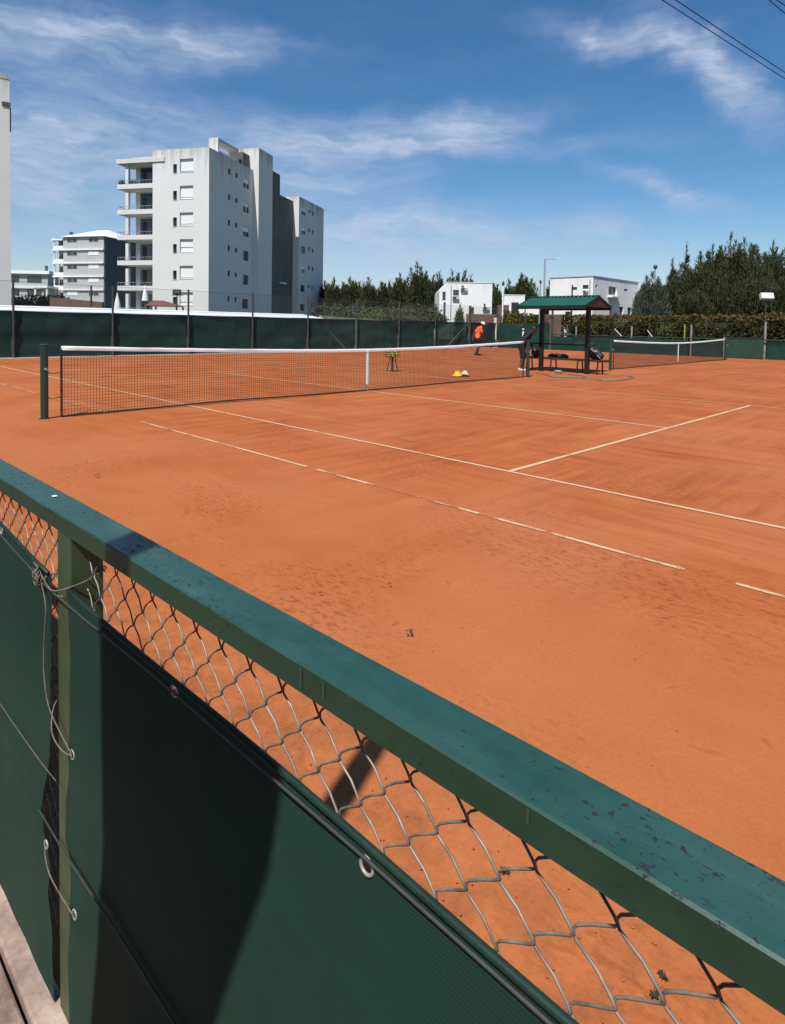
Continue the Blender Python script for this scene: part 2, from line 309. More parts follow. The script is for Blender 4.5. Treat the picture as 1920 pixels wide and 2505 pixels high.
MAT = dict(
    clay=clay_mat(), line=line_mat('line_tape', .425), line_worn=line_mat('worn_line_tape', .478, (.62,.42,.255)), line_dusty=line_mat('dusty_line_tape', .52, (.52,.29,.165)),
    grass=leaf_mat('grass', (.035,.05,.018), (.08,.10,.035), .9, .5, 0), concrete=concrete_mat(),
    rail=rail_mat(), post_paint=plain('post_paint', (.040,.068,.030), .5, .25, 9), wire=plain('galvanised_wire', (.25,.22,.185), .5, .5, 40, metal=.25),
    twine=plain('grey_twine', (.15,.125,.095), .8, .35, 60), cord=plain('dark_cord', (.045,.052,.050), .5, .25, 30), ring=plain('eyelet_metal', (.36,.36,.34), .5, .25, 40, metal=.3),
    green_post=plain('green_net_post', (.014,.050,.034), .4, .15, 4), black=plain('black_cord', (.012,.012,.013), .7, .2, 5), netcord=plain('net_cord', (.022,.019,.017), .8, .2, 5),
    white_tape=plain('white_tape', (.80,.79,.77), .75, .06, 6), grey_post=plain('grey_fence_post', (.045,.047,.045), .6, .3, 3), dark_wood=plain('dark_stained_wood', (.0075,.0055,.005), .6, .35, 6),
    seat_wood=plain('worn_bench_wood', (.035,.020,.014), .6, .3, 6), red_wood=plain('red_brown_boards', (.06,.018,.014), .65, .2, 5), green_roof=plain('green_roof_sheet', (.012,.085,.056), .45, .12, 2),
    white=stucco('white_render', (.66,.655,.64), .6, 20, 4), white_h=stucco('white_house_render', (.80,.79,.77), .2, 6.5, 2), tower_w=stucco('stained_white_render', (.66,.65,.63), .85, 22.6, 3.2),
    blk2=stucco('end_block_render', (.66,.65,.63), .9, 19.2, 3), ltw=stucco('left_tower_render', (.68,.66,.635), .6, 20, 2.), grey_r=plain('grey_panel', (.44,.435,.44), .8, .07, .8), dark_core=plain('brown_stair_render', (.125,.11,.10), .85, .15, .6),
    conc_grey=plain('roof_slab_paint', (.58,.57,.55), .8, .08, 1), side_shade=plain('shaded_side_grey', (.085,.085,.095), .8, .1, 1), pale_post=plain('weathered_post', (.24,.23,.19), .85, .3, 5), glass=plain('window_glass', (.03,.035,.04), .08, .1, 2, spec=.8), pane=plain('blind_behind_glass', (.76,.775,.775), .35, .05, 4), frame=plain('window_frame', (.07,.07,.075), .5, .1, 3),
    wframe=plain('white_frame', (.72,.72,.72), .5, .05, 3), metal=plain('grey_metal', (.38,.39,.40), .45, .15, 4, metal=.4), brick=brick_mat('brown_brick'), tile=plain('red_roof_tiles', (.16,.06,.045), .8, .25, 8),
    white_paint=plain('white_paint', (.8,.8,.8), .5, .05, 3), roof_white=plain('white_metal_roof', (.82,.83,.86), .45, .05, .6), bark=plain('bark', (.07,.05,.035), .9, .3, 8), skin_d=plain('skin', (.10,.050,.032), .6, .1, 8), skin_l=plain('light_skin', (.42,.24,.165), .6, .1, 8),
    orange=plain('orange_cloth', (.80,.12,.025), .8, .12, 9), navy=plain('navy_cloth', (.006,.007,.013), .8, .25, 12), darkcloth=plain('dark_cloth', (.007,.006,.010), .85, .25, 12), capw=plain('white_cloth', (.82,.81,.79), .85, .05, 10), shoe=plain('white_shoe', (.6,.58,.55), .7, .1, 20), dshoe=plain('dark_shoe', (.03,.018,.012), .7, .1, 20), hair=plain('dark_hair', (.012,.010,.009), .6, .2, 40),
    ball=plain('tennis_ball_felt', (.55,.62,.08), .95, .1, 20), yellow=plain('yellow_plastic', (.72,.50,.03), .5, .1, 9), pale=plain('pale_plastic', (.75,.66,.52), .5, .08, 9), bag=plain('black_nylon', (.010,.010,.011), .6, .3, 15), strap=plain('grey_strap', (.25,.25,.26), .7, .1, 15), towel=plain('pink_towel', (.62,.46,.42), .95, .12, 15), blue=plain('pale_blue_plastic', (.45,.62,.68), .3, .1, 9), hose=plain('hose_rubber', (.20,.16,.11), .6, .2, 12),
    casu=leaf_mat('casuarina_needles', (.022,.030,.010), (.085,.095,.030), .7, .5), casu2=leaf_mat('far_needles', (.020,.028,.012), (.066,.080,.030), .7, .45), silver=leaf_mat('grey_green_needles', (.040,.055,.035), (.15,.17,.115), .65, .6),
    shrub=leaf_mat('shrub_leaves', (.03,.04,.02), (.085,.095,.045), .7, 1.), lime=leaf_mat('lime_leaves', (.05,.07,.02), (.13,.15,.045), .7, 1.), vine=leaf_mat('vine_leaves', (.006,.011,.003), (.075,.075,.016), .7, .9), vine_top=leaf_mat('vine_top_leaves', (.018,.022,.006), (.15,.105,.018), .7, .9), dull=leaf_mat('dull_leaves', (.045,.055,.03), (.09,.10,.06), .75, 1.),
)

# ------------------------------------------------------------------ light and sky
HX, HY, EL = -.38, .925, 56.0
_h = math.hypot(HX, HY); HX /= _h; HY /= _h
sun = bpy.data.lights.new('sun', 'SUN'); sun.energy = 4.0; sun.angle = R(.53); sun.color = (1.0, .955, .89)
so = bpy.data.objects.new('sun', sun); COL.objects.link(so)
so.rotation_euler = Vector((HX*math.cos(R(EL)), HY*math.cos(R(EL)), -math.sin(R(EL)))).to_track_quat('-Z', 'Y').to_euler(); so.location = (30, -60, 90)
world = bpy.data.worlds.new('World'); scene.world = world; world.use_nodes = True
nt = world.node_tree; bg = nt.nodes['Background']; STR = .085
sky = N(nt, 'ShaderNodeTexSky', sky_type='NISHITA'); sky.sun_disc = False; sky.sun_elevation = R(EL); sky.sun_rotation = math.atan2(-HX, -HY); sky.altitude = 0; sky.air_density = 1.0; sky.dust_density = .35; sky.ozone_density = 2.2
tc = N(nt, 'ShaderNodeTexCoord'); nrm = N(nt, 'ShaderNodeVectorMath', operation='NORMALIZE'); L(nt, tc.outputs['Generated'], nrm.inputs[0])
sx = N(nt, 'ShaderNodeSeparateXYZ'); L(nt, nrm.outputs[0], sx.inputs[0])
deg = 180/math.pi
az = math_(nt, 'MULTIPLY', math_(nt, 'ARCTAN2', sx.outputs[0], sx.outputs[1]), deg); elv = math_(nt, 'MULTIPLY', math_(nt, 'ARCSINE', sx.outputs[2]), deg)
cb = N(nt, 'ShaderNodeCombineXYZ'); L(nt, az, cb.inputs[0]); L(nt, elv, cb.inputs[1])
# fibrous warp of the sky coordinates, in degrees of azimuth and elevation
wn = N(nt, 'ShaderNodeTexNoise'); wn.inputs['Scale'].default_value = .16; wn.inputs['Detail'].default_value = 5; wn.inputs['Roughness'].default_value = .55; L(nt, cb.outputs[0], wn.inputs['Vector'])
ws = N(nt, 'ShaderNodeVectorMath', operation='SUBTRACT'); L(nt, wn.outputs['Color'], ws.inputs[0]); ws.inputs[1].default_value = (.5,.5,.5)
wm = N(nt, 'ShaderNodeVectorMath', operation='MULTIPLY'); L(nt, ws.outputs[0], wm.inputs[0]); wm.inputs[1].default_value = (9, 4.2, 0)
wa = N(nt, 'ShaderNodeVectorMath', operation='ADD'); L(nt, cb.outputs[0], wa.inputs[0]); L(nt, wm.outputs[0], wa.inputs[1])
def stroke(azc, elc, rot, hl, hw, w):
    mp = N(nt, 'ShaderNodeMapping', vector_type='TEXTURE'); mp.inputs['Location'].default_value = (azc, elc, 0); mp.inputs['Rotation'].default_value = (0,0,R(rot)); mp.inputs['Scale'].default_value = (hl, hw, 1)
    L(nt, wa.outputs[0], mp.inputs[0]); g = N(nt, 'ShaderNodeTexGradient', gradient_type='QUADRATIC_SPHERE'); L(nt, mp.outputs[0], g.inputs[0])
    return math_(nt, 'MULTIPLY', g.outputs['Fac'], w)
acc = None
for s_ in [(-72, 21.3, 4, 17, 3.0, .75), (-60, 22.4, 3, 12, 1.6, .45), (-72, 14.2, -4, 15, 4.2, .60), (-64, 17.6, -3, 14, 1.5, .45), (-51, 15.6, 3, 17, 2.6, .85), (-38, 17.3, 8, 9, 1.8, .8), (-36, 15.6, 0, 20, 1.0, .4),
           (-52, 12.2, 2, 13, 1.8, .75), (-46, 8.3, 2, 22, 2.6, .65), (-26, 23.6, -12, 8, 1.5, .75), (-18.5, 20.3, -42, 9, 2.0, 1.0), (-21, 11.6, -22, 8, 1.0, .65), (-26.6, 8.3, 0, 3.5, 1.2, .55), (-72, 10.5, -2, 18, 5.5, .5), (-48, 6, 0, 40, 5, .40), (-60, 3, 0, 60, 6.5, .38), (-20, 3, 0, 30, 5, .2),
           (-110, 20, 10, 30, 8, .6), (20, 18, -10, 25, 6, .6), (140, 30, 0, 40, 10, .6)]:
    t = stroke(s_[0], s_[1], s_[2], s_[3]*1.3, s_[4]*1.5, s_[5]*1.25); acc = t if acc is None else math_(nt, 'ADD', acc, t)
fm = N(nt, 'ShaderNodeMapping'); fm.inputs['Scale'].default_value = (.10, .42, 1); fm.inputs['Rotation'].default_value = (0, 0, R(-4)); L(nt, wa.outputs[0], fm.inputs[0])
fn = N(nt, 'ShaderNodeTexNoise'); fn.inputs['Scale'].default_value = 1.6; fn.inputs['Detail'].default_value = 7; fn.inputs['Roughness'].default_value = .58; L(nt, fm.outputs[0], fn.inputs['Vector'])
fib = N(nt, 'ShaderNodeMapRange'); L(nt, fn.outputs['Fac'], fib.inputs[0]); fib.inputs[1].default_value = .32; fib.inputs[2].default_value = .68; fib.inputs[3].default_value = .45; fib.inputs[4].default_value = 1.3
f2m = N(nt, 'ShaderNodeMapping'); f2m.inputs['Scale'].default_value = (.16, .95, 1); f2m.inputs['Rotation'].default_value = (0, 0, R(-9)); wb = N(nt, 'ShaderNodeVectorMath', operation='MULTIPLY_ADD'); L(nt, ws.outputs[0], wb.inputs[0]); wb.inputs[1].default_value = (3, .9, 0); L(nt, cb.outputs[0], wb.inputs[2]); L(nt, wb.outputs[0], f2m.inputs[0])
f2n = N(nt, 'ShaderNodeTexNoise'); f2n.inputs['Scale'].default_value = 2.4; f2n.inputs['Detail'].default_value = 8; f2n.inputs['Roughness'].default_value = .62; L(nt, f2m.outputs[0], f2n.inputs['Vector'])
fib2 = N(nt, 'ShaderNodeMapRange'); L(nt, f2n.outputs['Fac'], fib2.inputs[0]); fib2.inputs[1].default_value = .34; fib2.inputs[2].default_value = .66; fib2.inputs[3].default_value = .78; fib2.inputs[4].default_value = 1.15
mask = math_(nt, 'MULTIPLY', math_(nt, 'MULTIPLY', acc, fib.outputs[0]), fib2.outputs[0])
hz = math_(nt, 'MULTIPLY', fn.outputs['Fac'], .11)
mask = math_(nt, 'ADD', mask, hz, clamp=True); mask = math_(nt, 'MULTIPLY', mask, .86)
hs = N(nt, 'ShaderNodeHueSaturation'); hs.inputs['Saturation'].default_value = 1.36; hs.inputs['Value'].default_value = .95; L(nt, sky.outputs[0], hs.inputs['Color'])
cloud = tuple(x/STR for x in (.375,.435,.56))
L(nt, mixc(nt, mask, hs.outputs[0], cloud), bg.inputs['Color']); bg.inputs['Strength'].default_value = STR
scene.view_settings.view_transform = 'Standard'; scene.view_settings.look = 'None'; scene.view_settings.exposure = .45; scene.view_settings.gamma = 1

# ------------------------------------------------------------------ ground
FY = -8.95                    # face of the near fence
gr = MB()
gr.add([(-900,-700,-.03),(700,-700,-.03),(700,900,-.03),(-900,900,-.03)], [(0,1,2,3)])
tag(gr.build('ground', MAT['grass']), kind='structure')
cl = MB(); XS = [-15.7 + i*.53 for i in range(66)]
def clay_sheet():
    m = MB(); nx, ny = 132, 148; x0, x1, y0, y1 = -15.7, 19.0, -8.955, 27.3
    for j in range(ny+1):
        for i in range(nx+1):
            x = x0+(x1-x0)*i/nx; y = y0+(y1-y0)*j/ny
            m.v.append((x, y, .012*(noise.noise((x*.5, y*.5, 3))) if -5 > y and x > 1 else 0.0))
    m.f = [(j*(nx+1)+i, j*(nx+1)+i+1, (j+1)*(nx+1)+i+1, (j+1)*(nx+1)+i) for j in range(ny) for i in range(nx)]
    for k, v in enumerate(m.v):
        # keep the sheet flat where lines are laid
        if v[1] > -5.9: m.v[k] = (v[0], v[1], 0)
        else: m.v[k] = (v[0], v[1], v[2]*min(1, (-5.9-v[1])*1.2))
    return m
tag(clay_sheet().build('clay_court', MAT['clay'], smooth=True), kind='structure')
pv = MB(); pv.box(-30, 25, -10.1, -9.008, -.2, 0.0); pv.box(-30, 25, -9.0, -8.938, -.2, .006)
tag(pv.build('pavement', MAT['concrete'], bevel=.006), kind='structure')

def strip(mb, a, b, w, z=.005):
    a, b = Vector((*a, z)), Vector((*b, z)); d = (b-a).normalized(); n = Vector((-d.y, d.x, 0))*w/2
    mb.add([a-n, b-n, b+n, a+n], [(0,1,2,3)])
l1 = MB()
for y in (-4.115, 4.115): strip(l1, (-11.885, y), (11.885, y), .045)
strip(l1, (6.4, -4.085), (6.4, -.03), .055); strip(l1, (6.4, .03), (6.4, 4.085), .055); strip(l1, (-6.4, -4.085), (-6.4, 4.085), .055); strip(l1, (-6.37, 0), (6.427, 0), .055, .0052)
tag(l1.build('court_line', MAT['line']), kind='structure')
l2 = MB()
for a, b in ((1.08,4.92),(5.08,5.80),(6.85,7.04),(7.22,7.62),(7.66,8.56),(8.84,11.885)): strip(l2, (a, -5.485), (b, -5.485), .038)
l2.tag = 1
tag(l2.build('court_line', MAT['line_worn']), kind='structure')
l3 = MB()
for a, b in ((5.80,6.45),(6.5,6.85),(7.04,7.22)): strip(l3, (a, -5.485), (b, -5.485), .04)
strip(l3, (-11.885, -5.485), (.3, -5.485), .05); strip(l3, (-11.885, 5.485), (11.885, 5.485), .05); strip(l3, (-11.885,-5.45), (-11.885,5.45), .09)
for y in (12.585, 13.955, 22.185, 23.555): strip(l3, (-11.885, y), (11.885, y), .05)
for x in (-11.885, -6.4, 6.4): strip(l3, (x, 14.0), (x, 22.15), .05)
tag(l3.build('court_line', MAT['line_dusty']), kind='structure')

# ------------------------------------------------------------------ nets and net posts
def net_post(y, label, x=0.0):
    t = thing('net_post', (x, y, 0), label, 'net post', group='posts holding up the nets')
    MB().lathe((0,0,0), [(.052,-.02),(.052,1.045),(.050,1.055)], 20).build('post', MAT['green_post'], t, smooth=False)
    MB().lathe((0,0,1.054), [(.056,0),(.056,.012),(.040,.024)], 20).build('cap', MAT['green_post'], t)
    MB().lathe((0,0,0), [(.075,-.01),(.075,.006)], 16).build('foot_ring', MAT['dshoe'], t)
    MB().tube([(.05,0,.72),(.09,0,.72)], .018, 10).tube([(.09,0,.72),(.09,.07,.66)], .008, 6).build('winch', MAT['metal'], t)
    return t
net_post(-6.4, 'thick round green net post at the near left end of the big net'); net_post(6.4, 'green net post beside the person in navy at the far end of the big net')
net_post(11.73, 'green net post right of the wooden shelter, holding the far net'); net_post(24.41, 'dark green net post at the far right end of the far net')
def net(y0, y1, label, fine=True, dip0=.06):
    t = thing('tennis_net', (0, (y0+y1)/2, 0), label, 'tennis net', group='tennis nets strung across the courts')
    c = (y0+y1)/2; half = (y1-y0)/2
    top = lambda y: .914 + .135*min(1, abs(y)/half)**1.6
    bot = lambda y: .02 + (.030*max(0, 1-abs(abs(y)-half*.55)/(half*.35)) if abs(y) < half else 0)
    m = MB(); n = int((y1-y0)/.045)
    for i in range(n+1):
        y = -half + (y1-y0)*i/n; a, b = bot(y), top(y)-.05; w = .0019
        if not fine: w = .0024
        m.add([(-w,y-w,a),(w,y-w,a),(w,y+w,a),(-w,y+w,a),(-w,y-w,b),(w,y-w,b),(w,y+w,b),(-w,y+w,b)], [(0,1,5,4),(1,2,6,5),(2,3,7,6),(3,0,4,7)])
    rows = 21
    for k in range(rows+1):
        pts = []
        for i in range(41):
            y = -half + (y1-y0)*i/40; a, b = bot(y), top(y)-.05; pts.append((0.002, y, a+(b-a)*k/rows))
        m.tube(pts, .0019 if fine else .0024, 4, False)
    m.build('netting', MAT['netcord'], t)
    m = MB(); pts = [(-half + (y1-y0)*i/60) for i in range(61)]; wv = random.Random(3)
    vs = []; 
    for y in pts:
        z = top(y) + wv.uniform(-.002,.002)
        vs += [(-.011,y,z-.062),(-.013,y,z-.03),(-.009,y,z-.004),(0,y,z),(.009,y,z-.004),(.013,y,z-.03),(.011,y,z-.062)]
    m.add(vs, [(i*7+k, i*7+k+1, (i+1)*7+k+1, (i+1)*7+k) for i in range(60) for k in range(6)] + [(6,5,4,3,2,1,0), tuple(60*7+k for k in range(7))])
    m.build('top_band', MAT['white_tape'], t, smooth=True)
    m = MB(); m.box(-.016,.016,-.026,.026,.14,.86); m.box(-.02,.02,-.03,.03,.845,.88); m.build('centre_strap', MAT['white_tape'], t, bevel=.004)
    m = MB(); m.tube([(0,0,.02),(0,.0,.14)], .012, 6); m.box(-.02,.02,-.035,.03,.10,.15); m.build('strap_anchor', MAT['metal'], t)
    for s in (-1, 1):
        m = MB(); m.tube([(0, s*half, .01+.0), (0, s*half, .5), (0, s*half, top(half)-.05)], .017, 8); m.build('side_band', MAT['black'], t)
        for z in (.30, .66): MB().tube([(0, s*half, z), (0, s*(half+.11), z-.012), (0, s*(half+.19), z)], .006, 6).build('lashing', MAT['black'], t)
        MB().tube([(0, s*half, top(half)-.02), (0, s*(half+.2), top(half)-.01)], .008, 6).build('head_cable', MAT['black'], t)
    m = MB(); m.tube([(0.0, y, bot(y)-.004) for y in pts], .012, 6); m.build('bottom_band', MAT['black'], t)
    return t
net(-6.17, 6.17, 'wide black tennis net with white top band across the near court'); net(11.95, 24.2, 'smaller looking black net with sagging white band on the far court', False)

# ------------------------------------------------------------------ tall back fence with windscreen
BX = -15.6; PY = [-9.3,-6.0,-2.7,.8,4.03,7.29,10.57,13.95,17.29,20.57,24.07,27.2]
bf = thing('fence', (BX, 9, 0), 'tall chain link fence on grey posts along the end of both courts', 'fence', group='fences round the courts')
def loc(m, o): # make vertices relative to the thing's base
    m.v = [(x-o[0], y-o[1], z-o[2]) for x, y, z in m.v]; return m
BO = (BX, 9, 0)
for k, y in enumerate(PY):
    big = abs(y-24.07) < .01
    loc(MB().tube([(BX+.03, y, -.05), (BX+.03, y, 2.82 + (.03*((k*7)%3-1)))], .075 if big else .042, 10), BO).build('post', MAT['grey_post'], bf)
for z in (2.78, 1.86):
    loc(MB().tube([(BX, y, z+(.0 if i % 2 else -.015)) for i, y in enumerate([-9.3+.9*j for j in range(42)] )][:41], .006, 5), BO).build('tension_wire', MAT['grey_post'], bf)
def chain(y0, y1, z0, z1, x, w=.0022):
    m = MB(); H = z1-z0; st = .085
    n = int((y1-y0+H)/st)
    for s in (1, -1):
        for i in range(n):
            ya = y0 - H + i*st if s == 1 else y0 + i*st
            yb = ya + H if s == 1 else ya - H
            za, zb = z0, z1
            if ya < y0: za = z0 + (y0-ya); ya = y0
            if ya > y1:
                za = z0 + (ya-y1); ya = y1
            if yb > y1: zb = z1 - (yb-y1); yb = y1
            if yb < y0: zb = z1 - (y0-yb); yb = y0
            if zb-za < .02: continue
            m.add([(x+w,ya,za),(x-w,ya-w,za),(x-w,ya+w,za),(x+w,yb,zb),(x-w,yb-w,zb),(x-w,yb+w,zb)], [(0,1,4,3),(1,2,5,4),(2,0,3,5)])
    return m
loc(chain(-9.3, 27.2, 1.7, 2.78, BX), BO).build('chain_link', MAT['grey_post'], bf)
for dy in (-2.6, 2.4): loc(MB().tube([(BX+.05, 24.07, 1.78), (BX+.12, 24.07+dy, .02)], .035, 8), BO).build('brace', MAT['grey_post'], bf)
loc(MB().tube([(BX+.08, 11.95, 1.02), (BX+.7, 12.75, .0)], .035, 8), BO).build('brace', MAT['grey_post'], bf)
MAT['screen'] = fabric_mat('windscreen_far', (), (.0175,.047,.041), .04, False); MAT['screen_light'] = fabric_mat('windscreen_side', (), (.014,.044,.036), 0, False)
def hanging(x, y0, y1, zt, zb, amp, seed, axis='y', n=40):
    m = MB(); rr = random.Random(seed)
    for j in range(9):
        for i in range(n+1):
            t = i/n; y = y0+(y1-y0)*t; f = j/8
            z = zb+(zt-zb)*f - (.03*math.sin(math.pi*t) if j == 8 else 0)
            d = amp*noise.noise((y*.9, z*2.2, seed)) + amp*.8*noise.noise((y*.35, z*5, seed+9))
            m.v.append((x+d, y, z) if axis == 'y' else (y, x+d, z))
    m.f = [(j*(n+1)+i, j*(n+1)+i+1, (j+1)*(n+1)+i+1, (j+1)*(n+1)+i) for j in range(8) for i in range(n)]
    return m
for k in range(len(PY)-1):
    seen = ['behind the near net post, farthest left', 'left of the near net post', 'above the near end of the big net', 'below the closed parasols', 'below the white apartment tower front', 'below the shaded side of the apartment tower', 'below the end block of the tower', 'beside the leaning loose brace', 'behind the ball stand', 'left of the thick braced post', 'behind the player in orange'][k]
    o = hanging(BX-.045, PY[k]+.05, PY[k+1]-.05, 1.73, .03, .05, k*3.1).build('windscreen', MAT['screen'], None, True)
    tag(o, 'dark green windscreen ' + seen, 'windscreen', 'windscreens on the tall back fence')
kb = MB().box(BX-.12, BX+.10, -9.3, 27.2, -.1, .035); tag(kb.build('kerb', MAT['conc_grey']), kind='structure')

# far side fence: tall corner bay then low fence
ff = thing('fence', (-5, 27.3, 0), 'low fence with pale posts running along the far side of the second court', 'fence', group='fences round the courts'); FO = (-5, 27.3, 0)
for x, h, r, mt in ((-13.48,2.3,.04,'grey_post'),(-11.4,2.62,.07,'grey_post'),(-9.69,1.55,.045,'pale_post'),(-6.09,1.62,.05,'pale_post'),(-3.06,1.75,.035,'lime_p'),(-2.7,1.75,.05,'pale_post'),(.96,1.95,.055,'pale_post'),(4.4,1.6,.05,'pale_post'),(8,1.6,.05,'pale_post')):
    if mt == 'lime_p' and mt not in MAT: MAT[mt] = plain('lime_post_paint', (.32,.34,.08), .7, .15, 6)
    loc(MB().tube([(x,27.44,-.05),(x,27.44,h)], r, 10), FO).build('post', MAT[mt], ff)
loc(MB().tube([(-11.4,27.3,2.2),(-13.2,27.35,.5)], .03, 8), FO).build('brace', MAT['grey_post'], ff)
loc(MB().tube([(-11.4,27.3,2.3),(-9.8,27.35,.8)], .03, 8), FO).build('brace', MAT['grey_post'], ff)
for a, b in (((-7.1,27.3,1.45),(-6.6,27.3,.98)), ((-5.1,27.3,1.4),(-4.75,27.3,.95))): loc(MB().tube([a,b], .025, 6), FO).build('brace', MAT['conc_grey'], ff)
loc(MB().tube([(-11.4,27.28,1.0),(14,27.28,1.0)], .03, 8), FO).build('rail', MAT['green_post'], ff)
for a, b, zt, nm in ((-15.5,-13.55,1.74,'in the far corner behind the player in orange'),(-13.4,-11.48,1.74,'in the far corner left of the shelter post'),(-11.3,-9.69,.92,'behind the shelter bench'),(-9.69,-6.09,.93,'right of the shelter roof post'),(-6.09,-2.8,.93,'behind the left half of the far net'),(-2.55,-.7,.93,'behind the right half of the far net'),(1.1,4.3,.95,'at the far right edge, right of the gate'),(4.5,12,.95,'outside the picture on the right')):
    tag(hanging(27.26, a, b, zt, .03, .05, a, 'x', 24).build('windscreen', MAT['screen_light'], None, True), 'green windscreen on the far side, ' + nm, 'windscreen', 'windscreens on the far side fence')
gt = thing('gate', (.2, 26.9, 0), 'solid dark green gate panel leaning open beside the far net', 'gate')
MB().obox((-.05,0,.56), (.86,.12,0), (-.003,.02,0), (0,0,.52)).build('panel', MAT['green_post'], gt)
MB().obox((-.05,-.02,1.09), (.88,.12,0), (-.003,.03,0), (0,0,.02)).obox((-.93,-.12,.55), (.025,0,0), (0,.025,0), (0,0,.56)).build('gate_frame', MAT['green_post'], gt)
MB().tube([(-1.0,-.1,0),(-1.0,-.1,1.12)], .035, 8).build('hinge_post', MAT['metal'], gt)

# ------------------------------------------------------------------ shelter, bench and what lies there
sh = thing('shelter', (-.4, 9.05, 0), 'small open wooden shelter with green pitched roof between the two courts', 'shelter'); SO = (-.4, 9.05, 0)
for x in (-1.16, .48): loc(MB().box(x-.062, x+.062, 9.0, 9.124, -.05, 2.2), SO).build('post', MAT['dark_wood'], sh, bevel=.008)
def roof():
    m = MB(); x0, x1 = -1.62, .80; n = 34
    for s in (-1, 1):
        vs = []
        for i in range(n+1):
            x = x0+(x1-x0)*i/n; w = .012*math.sin(i*math.pi)
            w = .010*(1 if i % 2 else -1)
            for (y, z) in ((9.1, 2.455), (9.1+s*.88, 2.135)): vs.append((x, y, z+w))
        m.add(vs, [(2*i,2*i+1,2*i+3,2*i+2) for i in range(n)])
        m.add([(a,b,c-.02) for a,b,c in vs], [(2*i,2*i+2,2*i+3,2*i+1) for i in range(n)])
    return m
loc(roof(), SO).build('roof_sheet', MAT['green_roof'], sh)
loc(MB().bar((-1.63,9.1,2.468),(.81,9.1,2.468),.16,.02), SO).build('ridge_cap', MAT['green_roof'], sh)
for s in (-1, 1): loc(MB().box(-1.60,.79, 9.1+s*.86-.015, 9.1+s*.86+.015, 2.03, 2.115), SO).build('fascia', MAT['dark_wood'], sh)
for x in (-1.60, .775): loc(MB().add([(x,8.26,2.10),(x,9.94,2.10),(x,9.1,2.42),(x+.02,8.26,2.10),(x+.02,9.94,2.10),(x+.02,9.1,2.42)], [(0,2,1),(3,4,5),(0,1,4,3),(1,2,5,4),(2,0,3,5)]), SO).build('gable_board', MAT['red_wood'], sh)
for x in (-1.61, .80):
    for s in (-1, 1): loc(MB().bar((x, 9.1, 2.43), (x, 9.1+s*.88, 2.11), .03, .06), SO).build('barge_board', MAT['dark_wood'], sh)
for z in (2.06,): loc(MB().box(-1.5,.7, 8.99,9.13, z, z+.1), SO).build('roof_beam', MAT['dark_wood'], sh)
loc(MB().box(.77,.80, 9.90, 9.96, 1.86, 2.12), SO).build('bracket', MAT['red_wood'], sh)
for x in (-1.16, .48): loc(MB().box(x-.04,x+.04, 8.3,9.9, 2.10, 2.16), SO).build('cross_beam', MAT['dark_wood'], sh)
loc(MB().box(-1.48,.84, 8.955,8.998, .885, .935), SO).build('back_rail', MAT['dark_wood'], sh)
be = thing('bench', (-.4, 9.3, 0), 'long narrow wooden bench under the green roofed shelter', 'bench'); EO = (-.4, 9.3, 0)
for k in range(3): loc(MB().box(-1.88, 1.06, 9.13+k*.115, 9.235+k*.115, .395, .46), EO).build('seat_plank', MAT['seat_wood'], be, bevel=.006)
for x in (-1.75, -.83, .12, .80):
    for s, y in ((-1, 9.15), (1, 9.44)): loc(MB().tube([(x, y, .42), (x, y+s*.06, 0)], .024, 8), EO).build('leg', MAT['dark_wood'], be)
    loc(MB().box(x-.025,x+.025, 9.15,9.44, .38,.419), EO).build('bearer', MAT['dark_wood'], be)
def soft(name, label, cat, c, r, mt, squash=(1,1,1), seed=1, group=None, sub=20):
    m = MB(); m.ball((0,0,0), (r*squash[0], r*squash[1], r*squash[2]), sub, sub*2//3)
    m.v = [tuple(Vector(v)*(1+.28*noise.noise((Vector(v)*(2.2/r)*.5+Vector((seed,seed*2,0)))))) for v in m.v]
    zmin = min(v[2] for v in m.v); m.v = [(x, y, max(z, zmin*.72)) for x, y, z in m.v]; zmin = min(v[2] for v in m.v)
    o = m.build(name, mt, None, True); o.location = (c[0], c[1], c[2]-zmin); return tag(o, label, cat, group)
bp = thing('backpack', (.62, 9.3, .46), 'black racket backpack standing on the right end of the shelter bench', 'backpack')
m = MB(); m.ball((0,0,.17), (.22,.13,.18), 18, 12); m.ball((.14,.02,.12),(.15,.12,.12),14,10); m.ball((-.10,0,.3),(.10,.10,.12),14,10)
m.build('sack', MAT['bag'], bp, True, remesh=.02)
MB().tube([(-.14,-.08,.34),(-.02,-.15,.30),(.14,-.15,.16),(.24,-.12,.04)], .014, 6).build('shoulder_strap', MAT['strap'], bp)
MB().ball((.08,-.13,.26),(.05,.03,.04),10,8).build('side_pouch', MAT['strap'], bp, True)
m = MB(); m.tube([(.12,.03,.22),(.22,.03,.33)], .017, 8); m.build('racket_handle', MAT['bag'], bp)
soft('bag', 'small black bag on the bench just right of the shelter post', 'bag', (-.86, 9.28, .46), .13, MAT['bag'], (1.25,.8,.55), 3, 'black bags on the bench')
soft('bag', 'second small black bag on the bench, right of the first', 'bag', (-.42, 9.27, .46), .12, MAT['bag'], (1.2,.8,.6), 5, 'black bags on the bench')
soft('towel', 'folded pinkish towel behind the small black bags on the bench', 'towel', (-.66, 9.42, .46), .14, MAT['towel'], (1.9,.4,.55), 8)
soft('bag', 'big dark round bag on the bench behind the person in navy', 'bag', (-1.5, 9.27, .46), .17, MAT['bag'], (1.,.8,1.0), 9, 'black bags on the bench')
bt = thing('bucket', (-.05, 8.25, 0), 'small pale blue tub lying on the clay in front of the bench', 'tub')
MB().lathe((0,0,0), [(.09,0),(.12,.10),(.125,.105),(.11,.10),(.08,.02)], 18).build('tub_body', MAT['blue'], bt, True)
